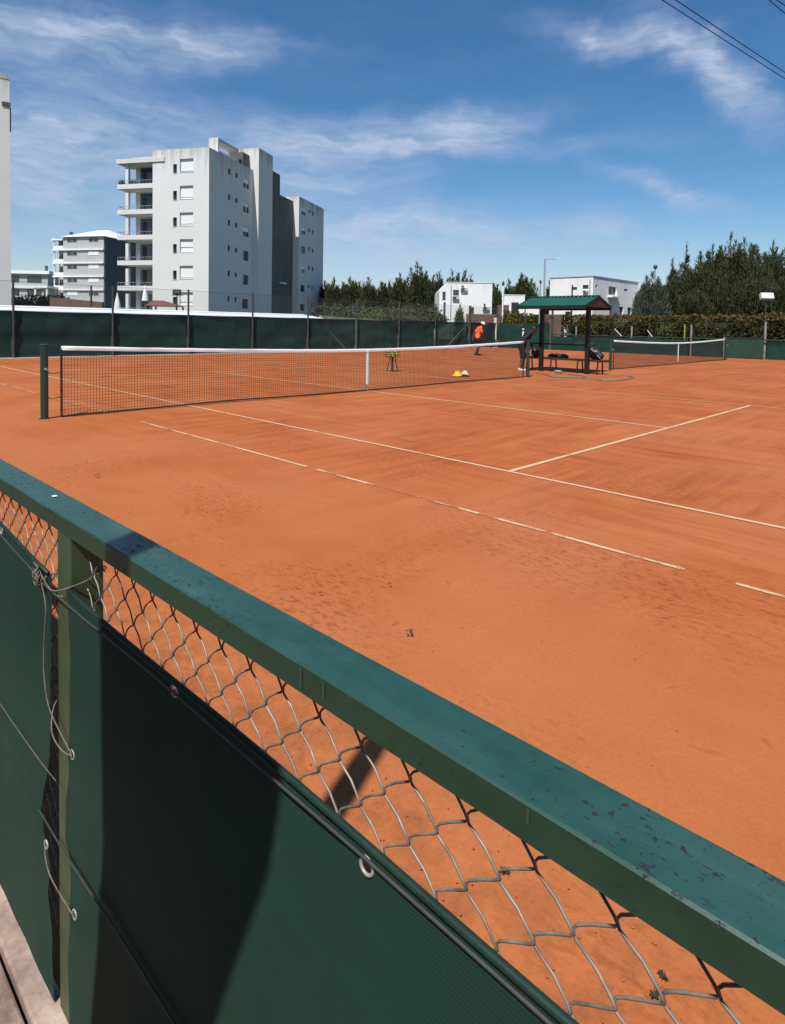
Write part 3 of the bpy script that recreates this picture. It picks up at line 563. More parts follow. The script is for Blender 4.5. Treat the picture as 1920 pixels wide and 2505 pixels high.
MB().tube([(-.12,0,.10),(-.08,-.09,.13),(.08,-.09,.13),(.12,0,.10)], .006, 6).build('handle', MAT['metal'], bt)
def hose_obj(pts, label, r=.016):
    P = [Vector((*p, r*.9)) for p in pts]; out = []
    for i in range(len(P)-1):
        p0, p1, p2, p3 = P[max(i-1,0)], P[i], P[i+1], P[min(i+2, len(P)-1)]
        for k in range(8):
            t = k/8; out.append(.5*((2*p1)+(-p0+p2)*t+(2*p0-5*p1+4*p2-p3)*t*t+(-p0+3*p1-3*p2+p3)*t**3))
    o = MB().tube(out+[P[-1]], r, 7).build('hose', MAT['hose'], None, True); return tag(o, label, 'hose', 'garden hoses on the clay')
hose_obj([(-.7,8.0),(-.1,7.6),(.5,7.0),(.9,7.36),(1.0,8.0),(.3,8.3)], 'looped hose end lying in front of the bench beside the tub', .018)
hose_obj([(.3,7.4),(1.0,7.3),(1.6,7.3),(2.1,6.95),(2.25,7.5),(2.2,8.1),(2.05,8.9),(1.7,9.3)], 'brown hose snaking over the clay right of the shelter', .020)

# ball stand and cones behind the net
bs = thing('ball_stand', (-3.68, 4.56, 0), 'basket of tennis balls on a dark stand behind the net', 'ball basket')
m = MB()
for sx_, sy_ in ((-1,-1),(1,-1),(1,1),(-1,1)): m.tube([(.05*sx_,.05*sy_,.45),(.13*sx_,.11*sy_,0)], .014, 6)
m.build('stand', MAT['dshoe'], bs); MB().tube([(.0,.0,.02),(0,0,.45)], .035, 8).build('pole', MAT['dark_wood'], bs)
m = MB()
for z in (.45,.52,.6,.66): m.add([], []); m.tube([(-.2,-.14,z),(.16,-.14,z),(.16,.14,z),(-.2,.14,z),(-.2,-.14,z)], .006, 5)
for i in range(7):
    for y in (-.14,.14): m.tube([(-.2+.06*i,y,.45),(-.2+.06*i,y,.66)], .005, 4)
m.box(-.2,.16,-.14,.14,.445,.452); m.build('basket', MAT['dshoe'], bs)
MB().tube([(.0,-.14,.66),(.0,-.10,.84),(.0,.10,.84),(.0,.14,.66)], .012, 6).build('handle', MAT['red_wood'], bs)
rb = random.Random(4)
b0 = None
for i in range(46):
    x, y, z = rb.uniform(-.165,.125), rb.uniform(-.105,.105), .487 + .062*(i % 4) - (.02 if i % 4 == 3 else 0)
    if b0 is None: o = b0 = MB().ball((0,0,0), .033, 10, 8).build('tennis_ball', MAT['ball'], None, True)
    else: o = b0.copy(); COL.objects.link(o)
    o.location = (-3.68+x, 4.56+y, z); tag(o, 'yellow green tennis ball heaped in the basket on the stand', 'tennis ball', 'balls in the basket')
def cone(c, mt, label, tilt):
    o = MB().lathe((0,0,0), [(.15,0),(.15,.012),(.12,.02),(.055,.13),(.04,.135),(.04,.125),(.10,.015)], 18).build('marker_cone', mt, None, True); o.location = c; o.rotation_euler = (tilt, .2*tilt, 0); tag(o, label, 'marker cone', 'marker cones on the clay')
cone((-1.31,4.80,.03), MAT['yellow'], 'yellow marker cone on the clay behind the net', .12); cone((-1.20,4.99,.03), MAT['pale'], 'pale cream marker cone touching the yellow one', -.35)

# ------------------------------------------------------------------ people
def limb(m, pts, rs, n=12):
    m.tube(pts, rs, n)
    for p, r in zip(pts, rs): m.ball(p, r, n, 8)
def hand(m, w, d, nrm, side):
    w, d, nrm = Vector(w), Vector(d).normalized(), Vector(nrm).normalized(); s = d.cross(nrm).normalized()*side
    c = w + d*.05
    m.obox(c, d*.045, s*.038, nrm*.013)
    for k, (o, l) in enumerate(((-.030,.066),(-.010,.078),(.010,.074),(.030,.058))):
        a = w + d*.092 + s*o; b = a + d*l*.55 + nrm*.008; e = b + d*l*.40 + nrm*.026
        m.tube([a - d*.015, a, b, e], [.0095,.0095,.0088,.0075], 7)
    a = w + d*.035 - s*.036; m.tube([a + s*.012, a - s*.022 + d*.025, a - s*.030 + d*.055 + nrm*.012], [.0115,.0105,.0085], 7)
def person(base, yaw, P, label, mats, shorts_to, hat):
    t = thing('person', base, label, 'person', yaw)
    hipc = (Vector(P['hip_l'])+Vector(P['hip_r']))/2; chest = Vector(P['chest']); neck = Vector(P['neck']); head = Vector(P['head'])
    def torso(m, g):
        mid = (hipc+chest)/2
        for s in ('l','r'):
            limb(m, [Vector(P['hip_'+s]), (Vector(P['hip_'+s])+chest)/2, chest + (Vector(P['sho_'+s])-chest)*.5], [.105+g,.095+g,.105+g])
            limb(m, [chest, Vector(P['sho_'+s])], [.11+g, .066+g])
        limb(m, [hipc, mid, chest, neck - (neck-chest)*.25], [.12+g,.115+g,.125+g,.075+g])
    m = MB(); torso(m, 0)
    limb(m, [chest, neck, head], [.08,.056,.055])
    ax = Matrix.Rotation(P['pitch'], 3, 'Y')
    m.ball(head, (.095,.078,.118), 16, 12, ax)
    for q, r in (((.098,0,-.012),(.016,.013,.022)), ((.086,0,-.055),(.018,.028,.010)), ((.06,0,-.095),(.035,.04,.028)), ((0,.08,-.01),(.022,.010,.032)), ((0,-.08,-.01),(.022,.010,.032)), ((.087,.032,.018),(.010,.014,.008)), ((.087,-.032,.018),(.010,.014,.008)), ((.088,0,.035),(.014,.05,.010))):
        m.ball(head + ax @ Vector(q), r, 8, 6, ax)
    for s, sd in (('l',1),('r',-1)):
        limb(m, [P['hip_'+s], P['kne_'+s], P['ank_'+s]], [.088,.056,.040])
        k, a = Vector(P['kne_'+s]), Vector(P['ank_'+s]); m.ball(k+(a-k)*.28+Vector((-.018,0,0)), (.055,.052,.10), 10, 8)
        m.ball(a+Vector((.06,0,-.045)), (.12,.045,.035), 12, 8)
        limb(m, [P['sho_'+s], P['elb_'+s], P['wri_'+s]], [.052,.040,.028])
        w, e = Vector(P['wri_'+s]), Vector(P['elb_'+s]); hand(m, w, w-e, (.3, -sd, .1), sd)
    m.build('body', mats['skin'], t, True, remesh=.0085)
    m = MB(); torso(m, .018)
    for s in 'lr': limb(m, [P['sho_'+s], Vector(P['sho_'+s]) + (Vector(P['elb_'+s])-Vector(P['sho_'+s]))*mats['sleeve']] + ([Vector(P['elb_'+s]) + (Vector(P['wri_'+s])-Vector(P['elb_'+s]))*.85] if mats['sleeve'] >= 1 else []), [.072,.066] + ([.046] if mats['sleeve'] >= 1 else []))
    m.build('shirt', mats['shirt'], t, True, remesh=.016)
    m = MB(); limb(m, [hipc + (chest-hipc)*.12, hipc], [.138,.142])
    for s in 'lr':
        a, b = Vector(P['hip_'+s]), Vector(P['kne_'+s]); limb(m, [a, a+(b-a)*shorts_to], [.118,.098])
    m.build('shorts', mats['shorts'], t, True, remesh=.016)
    for s in 'lr':
        a = Vector(P['ank_'+s]); m = MB(); m.ball(a+Vector((.065,0,-.045)), (.145,.054,.05), 14, 10); m.ball(a+Vector((-.01,0,-.015)), (.058,.05,.06), 12, 8)
        m.v = [(x, y, max(z, a.z-.085)) for x, y, z in m.v]; m.build('shoe', mats['shoe'], t, True)
    m = MB(); m.ball(head + ax @ Vector((-.018,0,.018)), (.098,.088,.118), 16, 12, ax); c0 = head
    m.v = [v for v in m.v]
    hb = MB(); hv = [Vector(v) for v in m.v]
    hb.v = [tuple(v) for v in hv]; hb.f = [f for f in m.f if all((ax.transposed() @ (hv[i]-head)).x < .045 and (ax.transposed() @ (hv[i]-head)).z > -.075 for i in f)]
    hb.build('hair', MAT['hair'], t, True)
    if hat:
        m = MB(); m.ball(head + ax @ Vector((0,0,.045)), (.112,.10,.095), 18, 10, ax); m.ball(head + ax @ Vector((.12,0,.04)), (.085,.075,.008), 14, 6, ax); m.build('cap', MAT['capw'], t, True)
    return t
P1 = dict(hip_l=(-.02,.095,.90), hip_r=(-.02,-.095,.90), chest=(.07,0,1.26), neck=(.17,0,1.43), head=(.24,0,1.555), sho_l=(.09,.19,1.36), sho_r=(.09,-.19,1.36), elb_l=(-.10,.25,1.13), wri_l=(-.17,.24,.88), elb_r=(.16,-.26,1.10), wri_r=(.26,-.16,.92),
          kne_l=(.10,.095,.49), ank_l=(.03,.09,.085), kne_r=(.04,-.095,.48), ank_r=(-.13,-.09,.10), pitch=R(18))
person((-9.0, 16.1, 0), R(52), P1, 'person in an orange shirt and white cap walking on the far clay', dict(skin=MAT['skin_d'], shirt=MAT['orange'], shorts=MAT['darkcloth'], shoe=MAT['dshoe'], sleeve=.62), .8, True)
P2 = dict(hip_l=(-.04,.095,.86), hip_r=(-.04,-.095,.86), chest=(.14,0,1.17), neck=(.27,0,1.30), head=(.36,0,1.38), sho_l=(.17,.18,1.25), sho_r=(.17,-.18,1.25), elb_l=(.20,.25,1.0), wri_l=(.36,.20,.80), elb_r=(-.04,-.27,1.05), wri_r=(.10,-.24,.84),
          kne_l=(.06,.10,.47), ank_l=(.04,.10,.085), kne_r=(-.02,-.10,.46), ank_r=(-.10,-.11,.085), pitch=R(42))
person((-1.42, 8.35, 0), R(45), P2, 'person in navy clothes bending over the bench beside the shelter post', dict(skin=MAT['skin_d'], shirt=MAT['navy'], shorts=MAT['darkcloth'], shoe=MAT['shoe'], sleeve=1), .92, False)

# ------------------------------------------------------------------ buildings
X_, Y_, Z_ = Vector((1,0,0)), Vector((0,1,0)), Vector((0,0,1))
def window(parent, o, U, Nn, h, depth=.22, light=False, style=0, sill=True):
    """one window set back in the opening h=(u0,u1,z0,z1) of the wall through o along U, facing Nn"""
    o, U, Nn = Vector(o), Vector(U), Vector(Nn); u0, u1, z0, z1 = h; t = .05
    P = lambda u, z, d: o + u*U + Z_*z - Nn*d
    m = MB()
    def bar(ua, ub, za, zb, d0, d1): m.obox((P(ua,za,d0)+P(ub,zb,d1))/2, U*(ub-ua)/2, Nn*(d1-d0)/2, Z_*(zb-za)/2)
    d = depth
    bar(u0, u1, z0, z0+t, d-.03, d+.03); bar(u0, u1, z1-t, z1, d-.03, d+.03); bar(u0, u0+t, z0+t, z1-t, d-.03, d+.03); bar(u1-t, u1, z0+t, z1-t, d-.03, d+.03)
    if u1-u0 > .8:
        c = (u0+u1)/2; bar(c-.025, c+.025, z0+t, z1-t, d-.028, d+.028)
    w = m.build('window', MAT['wframe'] if light else MAT['frame'], parent)
    m = MB(); m.obox(P((u0+u1)/2, (z0+z1)/2, d+.012), U*((u1-u0)/2-.01), Nn*.006, Z_*((z1-z0)/2-.01)); m.build('pane', MAT['pane'] if light else MAT['glass'], w)
    if style:      # roller shutter part of the way down
        m = MB(); zz = z1-(z1-z0)*style; m.obox(P((u0+u1)/2, (z1+zz)/2, d-.045), U*((u1-u0)/2-.012), Nn*.01, Z_*((z1-zz)/2-.012)); m.build('shutter', MAT['pane'], w)
    if sill:
        m = MB(); m.obox(P((u0+u1)/2, z0-.03, .02), U*((u1-u0)/2+.05), Nn*.05, Z_*.03); m.build('sill', MAT['conc_grey'], w)
    return w

ROT = R(29.7)
rw = random.Random(12)
ap = thing('apartment_tower', (-50.937, 24.957, 0), 'tall white apartment tower with corner balconies, tallest beyond the fence', 'building', ROT)
HF = [k*2.83 for k in range(7)]
fh = [(-3.48,-1.87, 17.35-d, 18.73-d) for d in HF if 17.35-d > .3] + [(-4.30,-3.84, 17.25-d, 18.23-d) for d in HF if 17.25-d > .3]
sh_ = [(7.45,8.95,17.25-d,18.4-d) for d in HF if 17.25-d > .3] + [(4.0,4.53,17.93-d,18.58-d) for d in HF if 17.9-d > .3] + [(5.64,6.18,17.95-d,18.5-d) for d in HF if 17.9-d > .3]
m = MB()
m.wall((0,0,0), X_, -Y_, -6.81, 0, -.5, 19.8, fh, .26)
m.wall((0,0,0), Y_, X_, 0, 10, -.5, 19.8, sh_, .16)
m.add([(-6.81,0,-.5),(-6.81,10,-.5),(-6.81,10,19.8),(-6.81,0,19.8),(0,10,-.5),(0,10,19.8)], [(0,3,2,1),(1,2,5,4)])
m.add([(-6.81,0,19.8),(0,0,19.8),(0,.2,19.8),(-6.61,.2,19.8)], [(0,1,2,3)]); m.add([(0,0,19.8),(0,10,19.8),(-.2,10,19.8),(-.2,.2,19.8)], [(0,1,2,3)])
m.add([(-6.61,.2,19.8),(-.2,.2,19.8),(-.2,.2,19.3),(-6.61,.2,19.3)], [(0,1,2,3)]); m.add([(-.2,.2,19.8),(-.2,10,19.8),(-.2,10,19.3),(-.2,.2,19.3)], [(0,1,2,3)])
m.add([(-6.81,.2,19.3),(-.2,.2,19.3),(-.2,10,19.3),(-6.81,10,19.3)], [(0,1,2,3)])
m.build('wall', MAT['white'], ap)
for i, h in enumerate(fh): window(ap, (0,0,0), X_, -Y_, h, .24, h[1]-h[0] > 1, rw.choice([.75,.6,.85,.9]) if h[1]-h[0] > 1 else 0, True)
for i, h in enumerate(sh_): window(ap, (0,0,0), Y_, X_, h, .14, False, rw.choice([0,0,.4,.5]) if h[1]-h[0] > 1 else 0, False)
# balcony stack on the left corner
m = MB(); bh = [(-10.2,-8.9,z-2.05,z) for z in [17.9-d for d in HF] if z-2 > 0]
m.wall((0,2.0,0), X_, -Y_, -10.4, -6.81, -.5, 19.0, [], .15); m.box(-10.4,-6.83,2.02,9.5,-.5,18.9); m.build('rear_wall', MAT['white'], ap)
for z in [18.75-d for d in HF]:
    zz = z-2.35
    if zz < .5: continue
    f = MB(); f.box(-9.75,-7.0,1.93,1.985,zz,z-.25); w = f.build('balcony_door', MAT['frame'], ap)
    g = MB(); g.box(-9.70,-8.42,1.915,1.929,zz+.05,z-.32); g.box(-8.36,-7.05,1.915,1.929,zz+.05,z-.32); g.build('pane', MAT['glass'], w)
for k, d in enumerate([0]+HF[1:]):
    pass
for k in range(6):
    zt = 16.34-2.77*k; b = MB(); b.box(-11.28,-6.815,-.0,.10,zt-.50,zt); b.box(-11.28,-11.18,.10,2.3,zt-.50,zt); b.box(-11.28,-6.815,.10,2.02,zt-.50,zt-.32)
    s = b.build('balcony', MAT['white'], ap)
    b = MB(); b.box(-11.26,-6.83,.03,.06,zt+.36,zt+.40); b.box(-11.25,-11.21,.06,2.0,zt+.36,zt+.40)
    for i in range(12): b.box(-11.26+i*.4,-11.235+i*.4,.03,.055,zt,zt+.36)
    b.build('railing', MAT['metal'], s)
for k in range(7):
    z0, z1 = 16.34-2.77*(k-0)-.01, 18.56-2.77*k-(0 if k == 0 else .25)
    MB().box(-10.42,-10.05,.25,.6, z0-.31, z1).build('column', MAT['white'], ap)
MB().box(-11.30,-5.30,-.12,2.6,18.57,19.05).box(-9.5,-6.2,.4,2.4,19.052,19.25).build('roof_slab', MAT['conc_grey'], ap)
# roof structures
m = MB(); m.box(-1.84,-.70,3.0,3.25,19.31,21.72); m.box(-1.84,-.70,7.4,7.65,19.31,21.68); m.box(-1.84,-.70,3.25,7.4,21.32,21.70); m.box(-.78,-.72,3.25,7.4,19.31,20.35); m.build('roof_frame', MAT['white'], ap)
MB().box(-2.4,-.5,8.3,9.93,19.31,21.55).build('lift_hut', MAT['dark_core'], ap)
m = MB(); m.box(-2.6,.73,9.97,13.78,-.5,22.42); m.build('stair_tower', MAT['tower_w'], ap)
MB().box(-.6,.45,13.79,16.6,-.5,20.75).box(-3.,.2,16.61,21.46,-.5,18.3).build('service_core', MAT['dark_core'], ap)
h2 = [(22.3,23.85,16.67-2.69*k,17.62-2.69*k) for k in range(6)] + [(25.0,25.6,17.27-2.69*k,17.83-2.69*k) for k in range(6)] + [(26.4,27.0,17.2-2.69*k,17.8-2.69*k) for k in range(6)]
m = MB(); m.wall((1.06,0,0), Y_, X_, 21.49, 31, -.5, 18.95, h2, .15); m.add([(1.06,21.49,-.5),(-3.2,21.49,-.5),(-3.2,21.49,18.95),(1.06,21.49,18.95),(1.06,31,-.5),(-3.2,31,-.5),(-3.2,31,18.95),(1.06,31,18.95)], [(0,3,2,1),(4,5,6,7),(3,7,6,2),(1,2,6,5)])
m.build('end_block', MAT['blk2'], ap)
for h in h2: window(ap, (1.06,0,0), Y_, X_, h, .13, False, rw.choice([0,.5,.7]) if h[1]-h[0] > 1 else 0, False)
MB().box(1.0,1.3,15.5,17.2,6.6,6.75).build('door_canopy', MAT['white_paint'], ap)
# planters on the top balcony
def leafclump(m, c, r, n, size, rnd, squash=1.0):
    for i in range(n):
        while True:
            p = Vector((rnd.uniform(-1,1), rnd.uniform(-1,1), rnd.uniform(-1,1)))
            if .35 < p.length < 1: break
        p = Vector((p.x*r[0], p.y*r[1], p.z*r[2])) + Vector(c)
        a = Vector((rnd.gauss(0,1), rnd.gauss(0,1), rnd.gauss(0,1))).normalized(); b = a.cross(Vector((rnd.gauss(0,1), rnd.gauss(0,1), rnd.gauss(0,1)))).normalized(); s = size*rnd.uniform(.6,1.4)
        m.add([p-a*s-b*s*.2, p+b*s*.55, p+a*s, p-b*s*.55], [(0,1,2,3)])
def in_tower(x, y, z): return Matrix.Translation((-50.937,24.957,0)) @ Matrix.Rotation(ROT,4,'Z') @ Vector((x,y,z))
for k, (x, w, lb) in enumerate(((-11.0,.35,'dark potted plant at the outer corner of the top balcony'),(-9.7,.7,'wide dark potted shrub in the middle of the top balcony'),(-7.6,.5,'dark potted shrub against the wall end of the top balcony'))):
    t = thing('potted_plant', in_tower(x,.45,15.86), lb, 'plant', ROT, 'plants on the top balcony')
    MB().box(-w,w,-.14,.14,0,.38).build('planter', MAT['frame'], t); m = MB(); leafclump(m, (0,0,.72), (w*1.05,.25,.36), 240, .09, random.Random(k)); m.build('foliage', MAT['casu'], t)

def big_block(name, loc, rot, label): return thing(name, loc, label, 'building', rot)
# left edge tower
lt = big_block('apartment_tower', (-45.38, 5.0, 0), R(78), 'white tower block cut off by the left edge of the picture')
m = MB(); m.wall((0,0,0), X_, -Y_, -14, 0, -.5, 19.62, [(-5,-3.4,16.9-2.8*k,18.2-2.8*k) for k in range(6)], .2); m.add([(0,0,-.5),(0,12,-.5),(0,12,19.62),(0,0,19.62),(-14,0,-.5),(-14,12,-.5),(-14,12,19.62),(-14,0,19.62)], [(0,1,2,3),(4,7,6,5),(1,5,6,2),(3,2,6,7)])
m.build('wall', MAT['ltw'], lt); MB().box(-14.1,.03,-.03,.3,19.622,19.95).build('parapet', MAT['blk2'], lt)
for k in range(6): window(lt, (0,0,0), X_, -Y_, (-5,-3.4,16.9-2.8*k,18.2-2.8*k), .18, True, .6)
MB().box(-.02,.16,1.6,2.0,16.2,18.0).build('drain_pipe', MAT['frame'], lt); MB().box(-.5,.06,-.08,-.001,17.6,17.9).build('wall_vent', MAT['frame'], lt)

# smaller grey apartment house
sa = big_block('apartment_house', (-124.1, 42.41, 0), ROT, 'five storey pale grey apartment house with low white roof left of the tower')
m = MB(); m.box(-10.0,0,0,14,-.5,18.65); m.box(-12.45,-10.0,1.4,12,-.5,18.0); m.build('wall', MAT['grey_r'], sa); MB().box(.003,.12,.25,14,-.5,18.6).build('shaded_side_sheet', MAT['side_shade'], sa)  # thin dark sheet puts the right side's shade into its colour
for k in range(6):
    z = 18.65-2.78*k; fl = MB(); fl.box(-12.5,.10,-.34,-.002,z-2.74,z-2.50); fl.build('floor_band', MAT['white_paint'], sa)
    if z-2.6 < 0: continue
    MB().box(-12.45,-10.0,-.02,.08,z-2.5,z-1.75).build('balcony', MAT['white_paint'], sa)
    MB().box(-12.40,-12.2,.0,.2,z-2.5,z-.02).build('column', MAT['white_paint'], sa)
    f = MB().box(-12.15,-10.05,1.32,1.395,z-2.4,z-.35).build('balcony_door', MAT['glass'], sa)
    for a, b in ((-9.04,-6.42),(-3.72,-1.16)):
        w = MB().box(a,b,-.05,-.003,z-1.05,z-.12).build('window', MAT['wframe'], sa)
        MB().box(a+.08,(a+b)/2-.04,-.07,-.051,z-1.0,z-.17).box((a+b)/2+.04,b-.08,-.07,-.051,z-1.0,z-.17).build('pane', MAT['glass'] if rw.random() < .7 else MAT['pane'], w)
m = MB(); m.add([(-10.4,-.5,18.7),(.4,-.5,18.7),(.4,14.4,18.7),(-10.4,14.4,18.7),(-6.5,6,20.9),(-3.5,6,20.9)], [(0,1,5,4),(1,2,5),(2,3,4,5),(3,0,4),(3,2,1,0)]); m.box(-12.7,-10.0,-.3,12,18.05,18.3); m.build('roof', MAT['roof_white'], sa)
MB().box(-10.2,-9.7,2,2.5,18.7,20.1).build('chimney', MAT['frame'], sa)
sb = big_block('apartment_house', (-135.5, 62.5, 0), ROT, 'pale wing with white roof showing between the grey house and the tower balconies')
MB().box(-6,9,0,12,-.5,18.0).build('wall', MAT['grey_r'], sb); MB().add([(-6.4,-.4,18.0),(9.4,-.4,18.0),(9.4,12,18.0),(-6.4,12,18.0),(-3,6,20.2),(6,6,20.2)], [(0,1,5,4),(1,2,5),(2,3,4,5),(3,0,4),(3,2,1,0)]).build('roof', MAT['roof_white'], sb)
for k in range(6):
    z = 18.0-2.78*k; MB().box(-6.05,9.05,-.08,-.002,z-2.8,z-2.5).build('floor_band', MAT['white_paint'], sb)
    for a in (-4.5,0,4.5):
        w = MB().box(a,a+2.4,-.05,-.003,z-1.9,z-.5).build('window', MAT['wframe'], sb); MB().box(a+.1,a+2.3,-.07,-.051,z-1.8,z-.6).build('pane', MAT['glass'], w)
# low grey building far left
lb = big_block('apartment_house', (-152.5, 40.5, 0), R(50), 'low grey block with white roof edge just right of the left edge tower')
MB().box(-16,0,0,9,-.5,12.0).build('wall', MAT['grey_r'], lb); MB().box(-16.6,.6,-.7,9.5,12.0,12.75).build('roof', MAT['roof_white'], lb)
for k in range(3):
    for a in (-14.8,-9.6,-4.6):
        w = MB().box(a,a+3.2,-.06,-.004,10.0-3.1*k,11.5-3.1*k).build('window', MAT['frame'], lb); MB().box(a+.1,a+3.1,-.08,-.061,10.1-3.1*k,11.4-3.1*k).build('pane', MAT['glass'], w)
    MB().box(-16,0,-.5,-.002,8.6-3.1*k,9.2-3.1*k).build('floor_band', MAT['white_paint'], lb)
MB().box(-1.5,-1,2,2.5,12.76,14.2).build('chimney', MAT['frame'], lb)
p = at(109, 700, 130); an = thing('porch', (p.x, p.y, 0), 'small white flat roofed porch beside the grey apartment house', 'porch', R(40))
MB().box(-2.,1.2,-1,3,p.z-.4,p.z).build('roof', MAT['white_paint'], an); MB().box(-1.7,-1.4,-.8,-.5,0,p.z-.4).box(.8,1.1,-.8,-.5,0,p.z-.4).build('column', MAT['white_paint'], an); MB().box(-1.5,1.,2,2.8,0,p.z-.41).build('wall', MAT['grey_r'], an)

# white house left of the shelter
h1 = big_block('house', (-37.35, 46.785, 0), R(44.2), 'white two storey house with cut corner roof behind the fence, left of the shelter')
hs1 = [(1.59,2.27,4.99,5.65),(3.45,4.06,2.89,3.67),(.36,.70,4.3,5.43)]
m = MB()
m.wall((0,0,0), X_, -Y_, .9, 6.12, -.3, 6.5, [hs1[0], hs1[1]], .14); m.add([(0,0,-.3),(.9,0,-.3),(.9,0,6.5),(0,0,5.5)], [(0,1,2,3)])
m.add([(0,0,-.3),(0,8,-.3),(0,8,5.5),(0,0,5.5),(.9,0,6.5),(.9,8,6.5),(6.12,0,6.5),(6.12,8,6.5),(6.12,0,-.3),(6.12,8,-.3)], [(0,3,2,1),(3,4,5,2),(4,6,7,5),(6,8,9,7)])
m.build('wall', MAT['white_h'], h1)
window(h1, (0,0,0), X_, -Y_, hs1[0], .1, False); window(h1, (0,0,0), X_, -Y_, hs1[1], .1, False, 0, False)
w = MB().box(.36,.72,-.03,-.003,4.45,5.43).build('window', MAT['frame'], h1); MB().box(.40,.68,-.04,-.031,4.5,5.38).build('pane', MAT['glass'], w)
w = MB().box(.5,.75,-.03,-.003,2.3,4.2).build('window', MAT['frame'], h1); MB().box(.54,.71,-.04,-.031,2.35,4.15).build('pane', MAT['glass'], w)
for a, z in ((1.5,4.55),(2.45,5.55),(5.05,3.4)): 
    u = MB().box(a,a+.75,-.30,-.02,z,z+.34).build('air_conditioner', MAT['grey_r'], h1); MB().box(a+.05,a+.45,-.315,-.301,z+.03,z+.31).build('grille', MAT['frame'], u)
MB().box(2.55,2.8,-.25,-.01,5.98,6.15).box(5.15,5.35,-.25,-.01,3.85,4.1).build('wall_lamp', MAT['frame'], h1)
MB().tube([(1.35,-.07,.0),(1.35,-.07,6.1)], .05, 8).build('drain_pipe', MAT['metal'], h1)
MB().box(.9,6.17,-.06,.10,6.502,6.56).build('roof_edge', MAT['white_paint'], h1)
bw = thing('brick_wall', (-37.35, 46.785, 0), 'brown brick garden wall with a taller end block before the white house', 'wall', R(44.2))
MB().box(3.0,6.6,-1.6,-1.35,-.2,2.86).build('wall', MAT['brick'], bw); MB().box(6.6,7.8,-1.7,-.6,-.2,3.95).build('pier', MAT['brick'], bw)
bi = thing('bin', tuple(Matrix.Translation((-37.35,46.785,0)) @ Matrix.Rotation(R(44.2),4,'Z') @ Vector((6.2,-2.6,1.0))), 'cream bin standing in front of the brown brick wall', 'bin')
MB().lathe((0,0,-1.0), [(.20,0),(.24,2.3),(.20,2.3)], 14).build('tub', MAT['pale'], bi); MB().lathe((0,0,0), [(.26,1.3),(.26,1.36),(.1,1.42)], 14).build('lid', MAT['white_paint'], bi)

# white house behind the shelter, axis aligned
h2o = thing('house', (-18.953, 47.962, 0), 'long white flat roofed house showing behind the green shelter roof', 'house')
lw_ = [(-1.1,-.48,5.3,5.69),(-2.9,-2.3,2.2,3.1)]; rw_ = [(3.3,5.2,4.9,5.74),(.5,.95,5.42,5.71),(6.9,7.9,5.45,5.66),(5.94,6.94,2.6,3.77),(7.91,8.96,2.6,3.77)]
m = MB(); m.wall((0,0,0), X_, -Y_, -4.7, 0, -.3, 6.5, lw_, .14); m.wall((0,0,0), Y_, X_, 0, 10.4, -.3, 6.5, rw_, .3)
m.add([(-4.7,0,-.3),(-4.7,10.4,-.3),(-4.7,10.4,6.5),(-4.7,0,6.5),(0,10.4,-.3),(0,10.4,6.5),(0,0,6.5)], [(0,3,2,1),(1,2,5,4),(3,6,5,2)])
m.build('wall', MAT['white_h'], h2o)
for h in lw_: window(h2o, (0,0,0), X_, -Y_, h, .1, False, 0, False)
for h in rw_: window(h2o, (0,0,0), Y_, X_, h, .24, False, 0, False)
MB().box(.0,.55,3.1,5.5,4.62,4.74).build('balcony', MAT['white_paint'], h2o)
u = MB().box(-.95,-.45,-.28,-.02,4.94,5.14).build('air_conditioner', MAT['grey_r'], h2o); MB().box(-.9,-.6,-.295,-.281,4.96,5.12).build('grille', MAT['frame'], u)
MB().tube([(-.3,-.06,0),(-.3,-.06,6.2)], .05, 8).build('drain_pipe', MAT['metal'], h2o)
MB().box(-4.78,.07,-.07,.1,6.502,6.57).box(-.1,.07,.1,10.45,6.502,6.57).build('roof_edge', MAT['grey_r'], h2o)
MB().box(.0,3.,10.41,18,-.3,5.0).build('annex', MAT['white_h'], h2o)
MB().box(.0,2.8,4.6,6.2,-.2,2.9).build('brick_pier', MAT['brick'], h2o)
bwo = MB().box(-5.4,-1.8,-2.4,-2.1,-.2,2.75).build('brick_wall', MAT['brick']); bwo.location = (-18.953, 47.962, 0); tag(bwo, 'low brown brick wall below the long white house', 'wall')
p = at(1283, 760, 95); h3 = thing('house', (p.x, p.y, 0), 'small white house half hidden between the brick pier and the shelter roof', 'house', R(40))
MB().box(-4.2,0,0,6,-.3,6.25).box(.01,3.2,1.0,6,-.3,4.6).build('wall', MAT['white_h'], h3); w = MB().box(-2.0,-.9,-.06,-.003,3.4,5.2).build('window', MAT['frame'], h3); MB().box(-1.95,-.95,-.08,-.061,3.5,5.1).build('pane', MAT['glass'], w); MB().box(-4.25,.05,-.05,.2,6.252,6.35).build('roof_edge', MAT['white_paint'], h3)

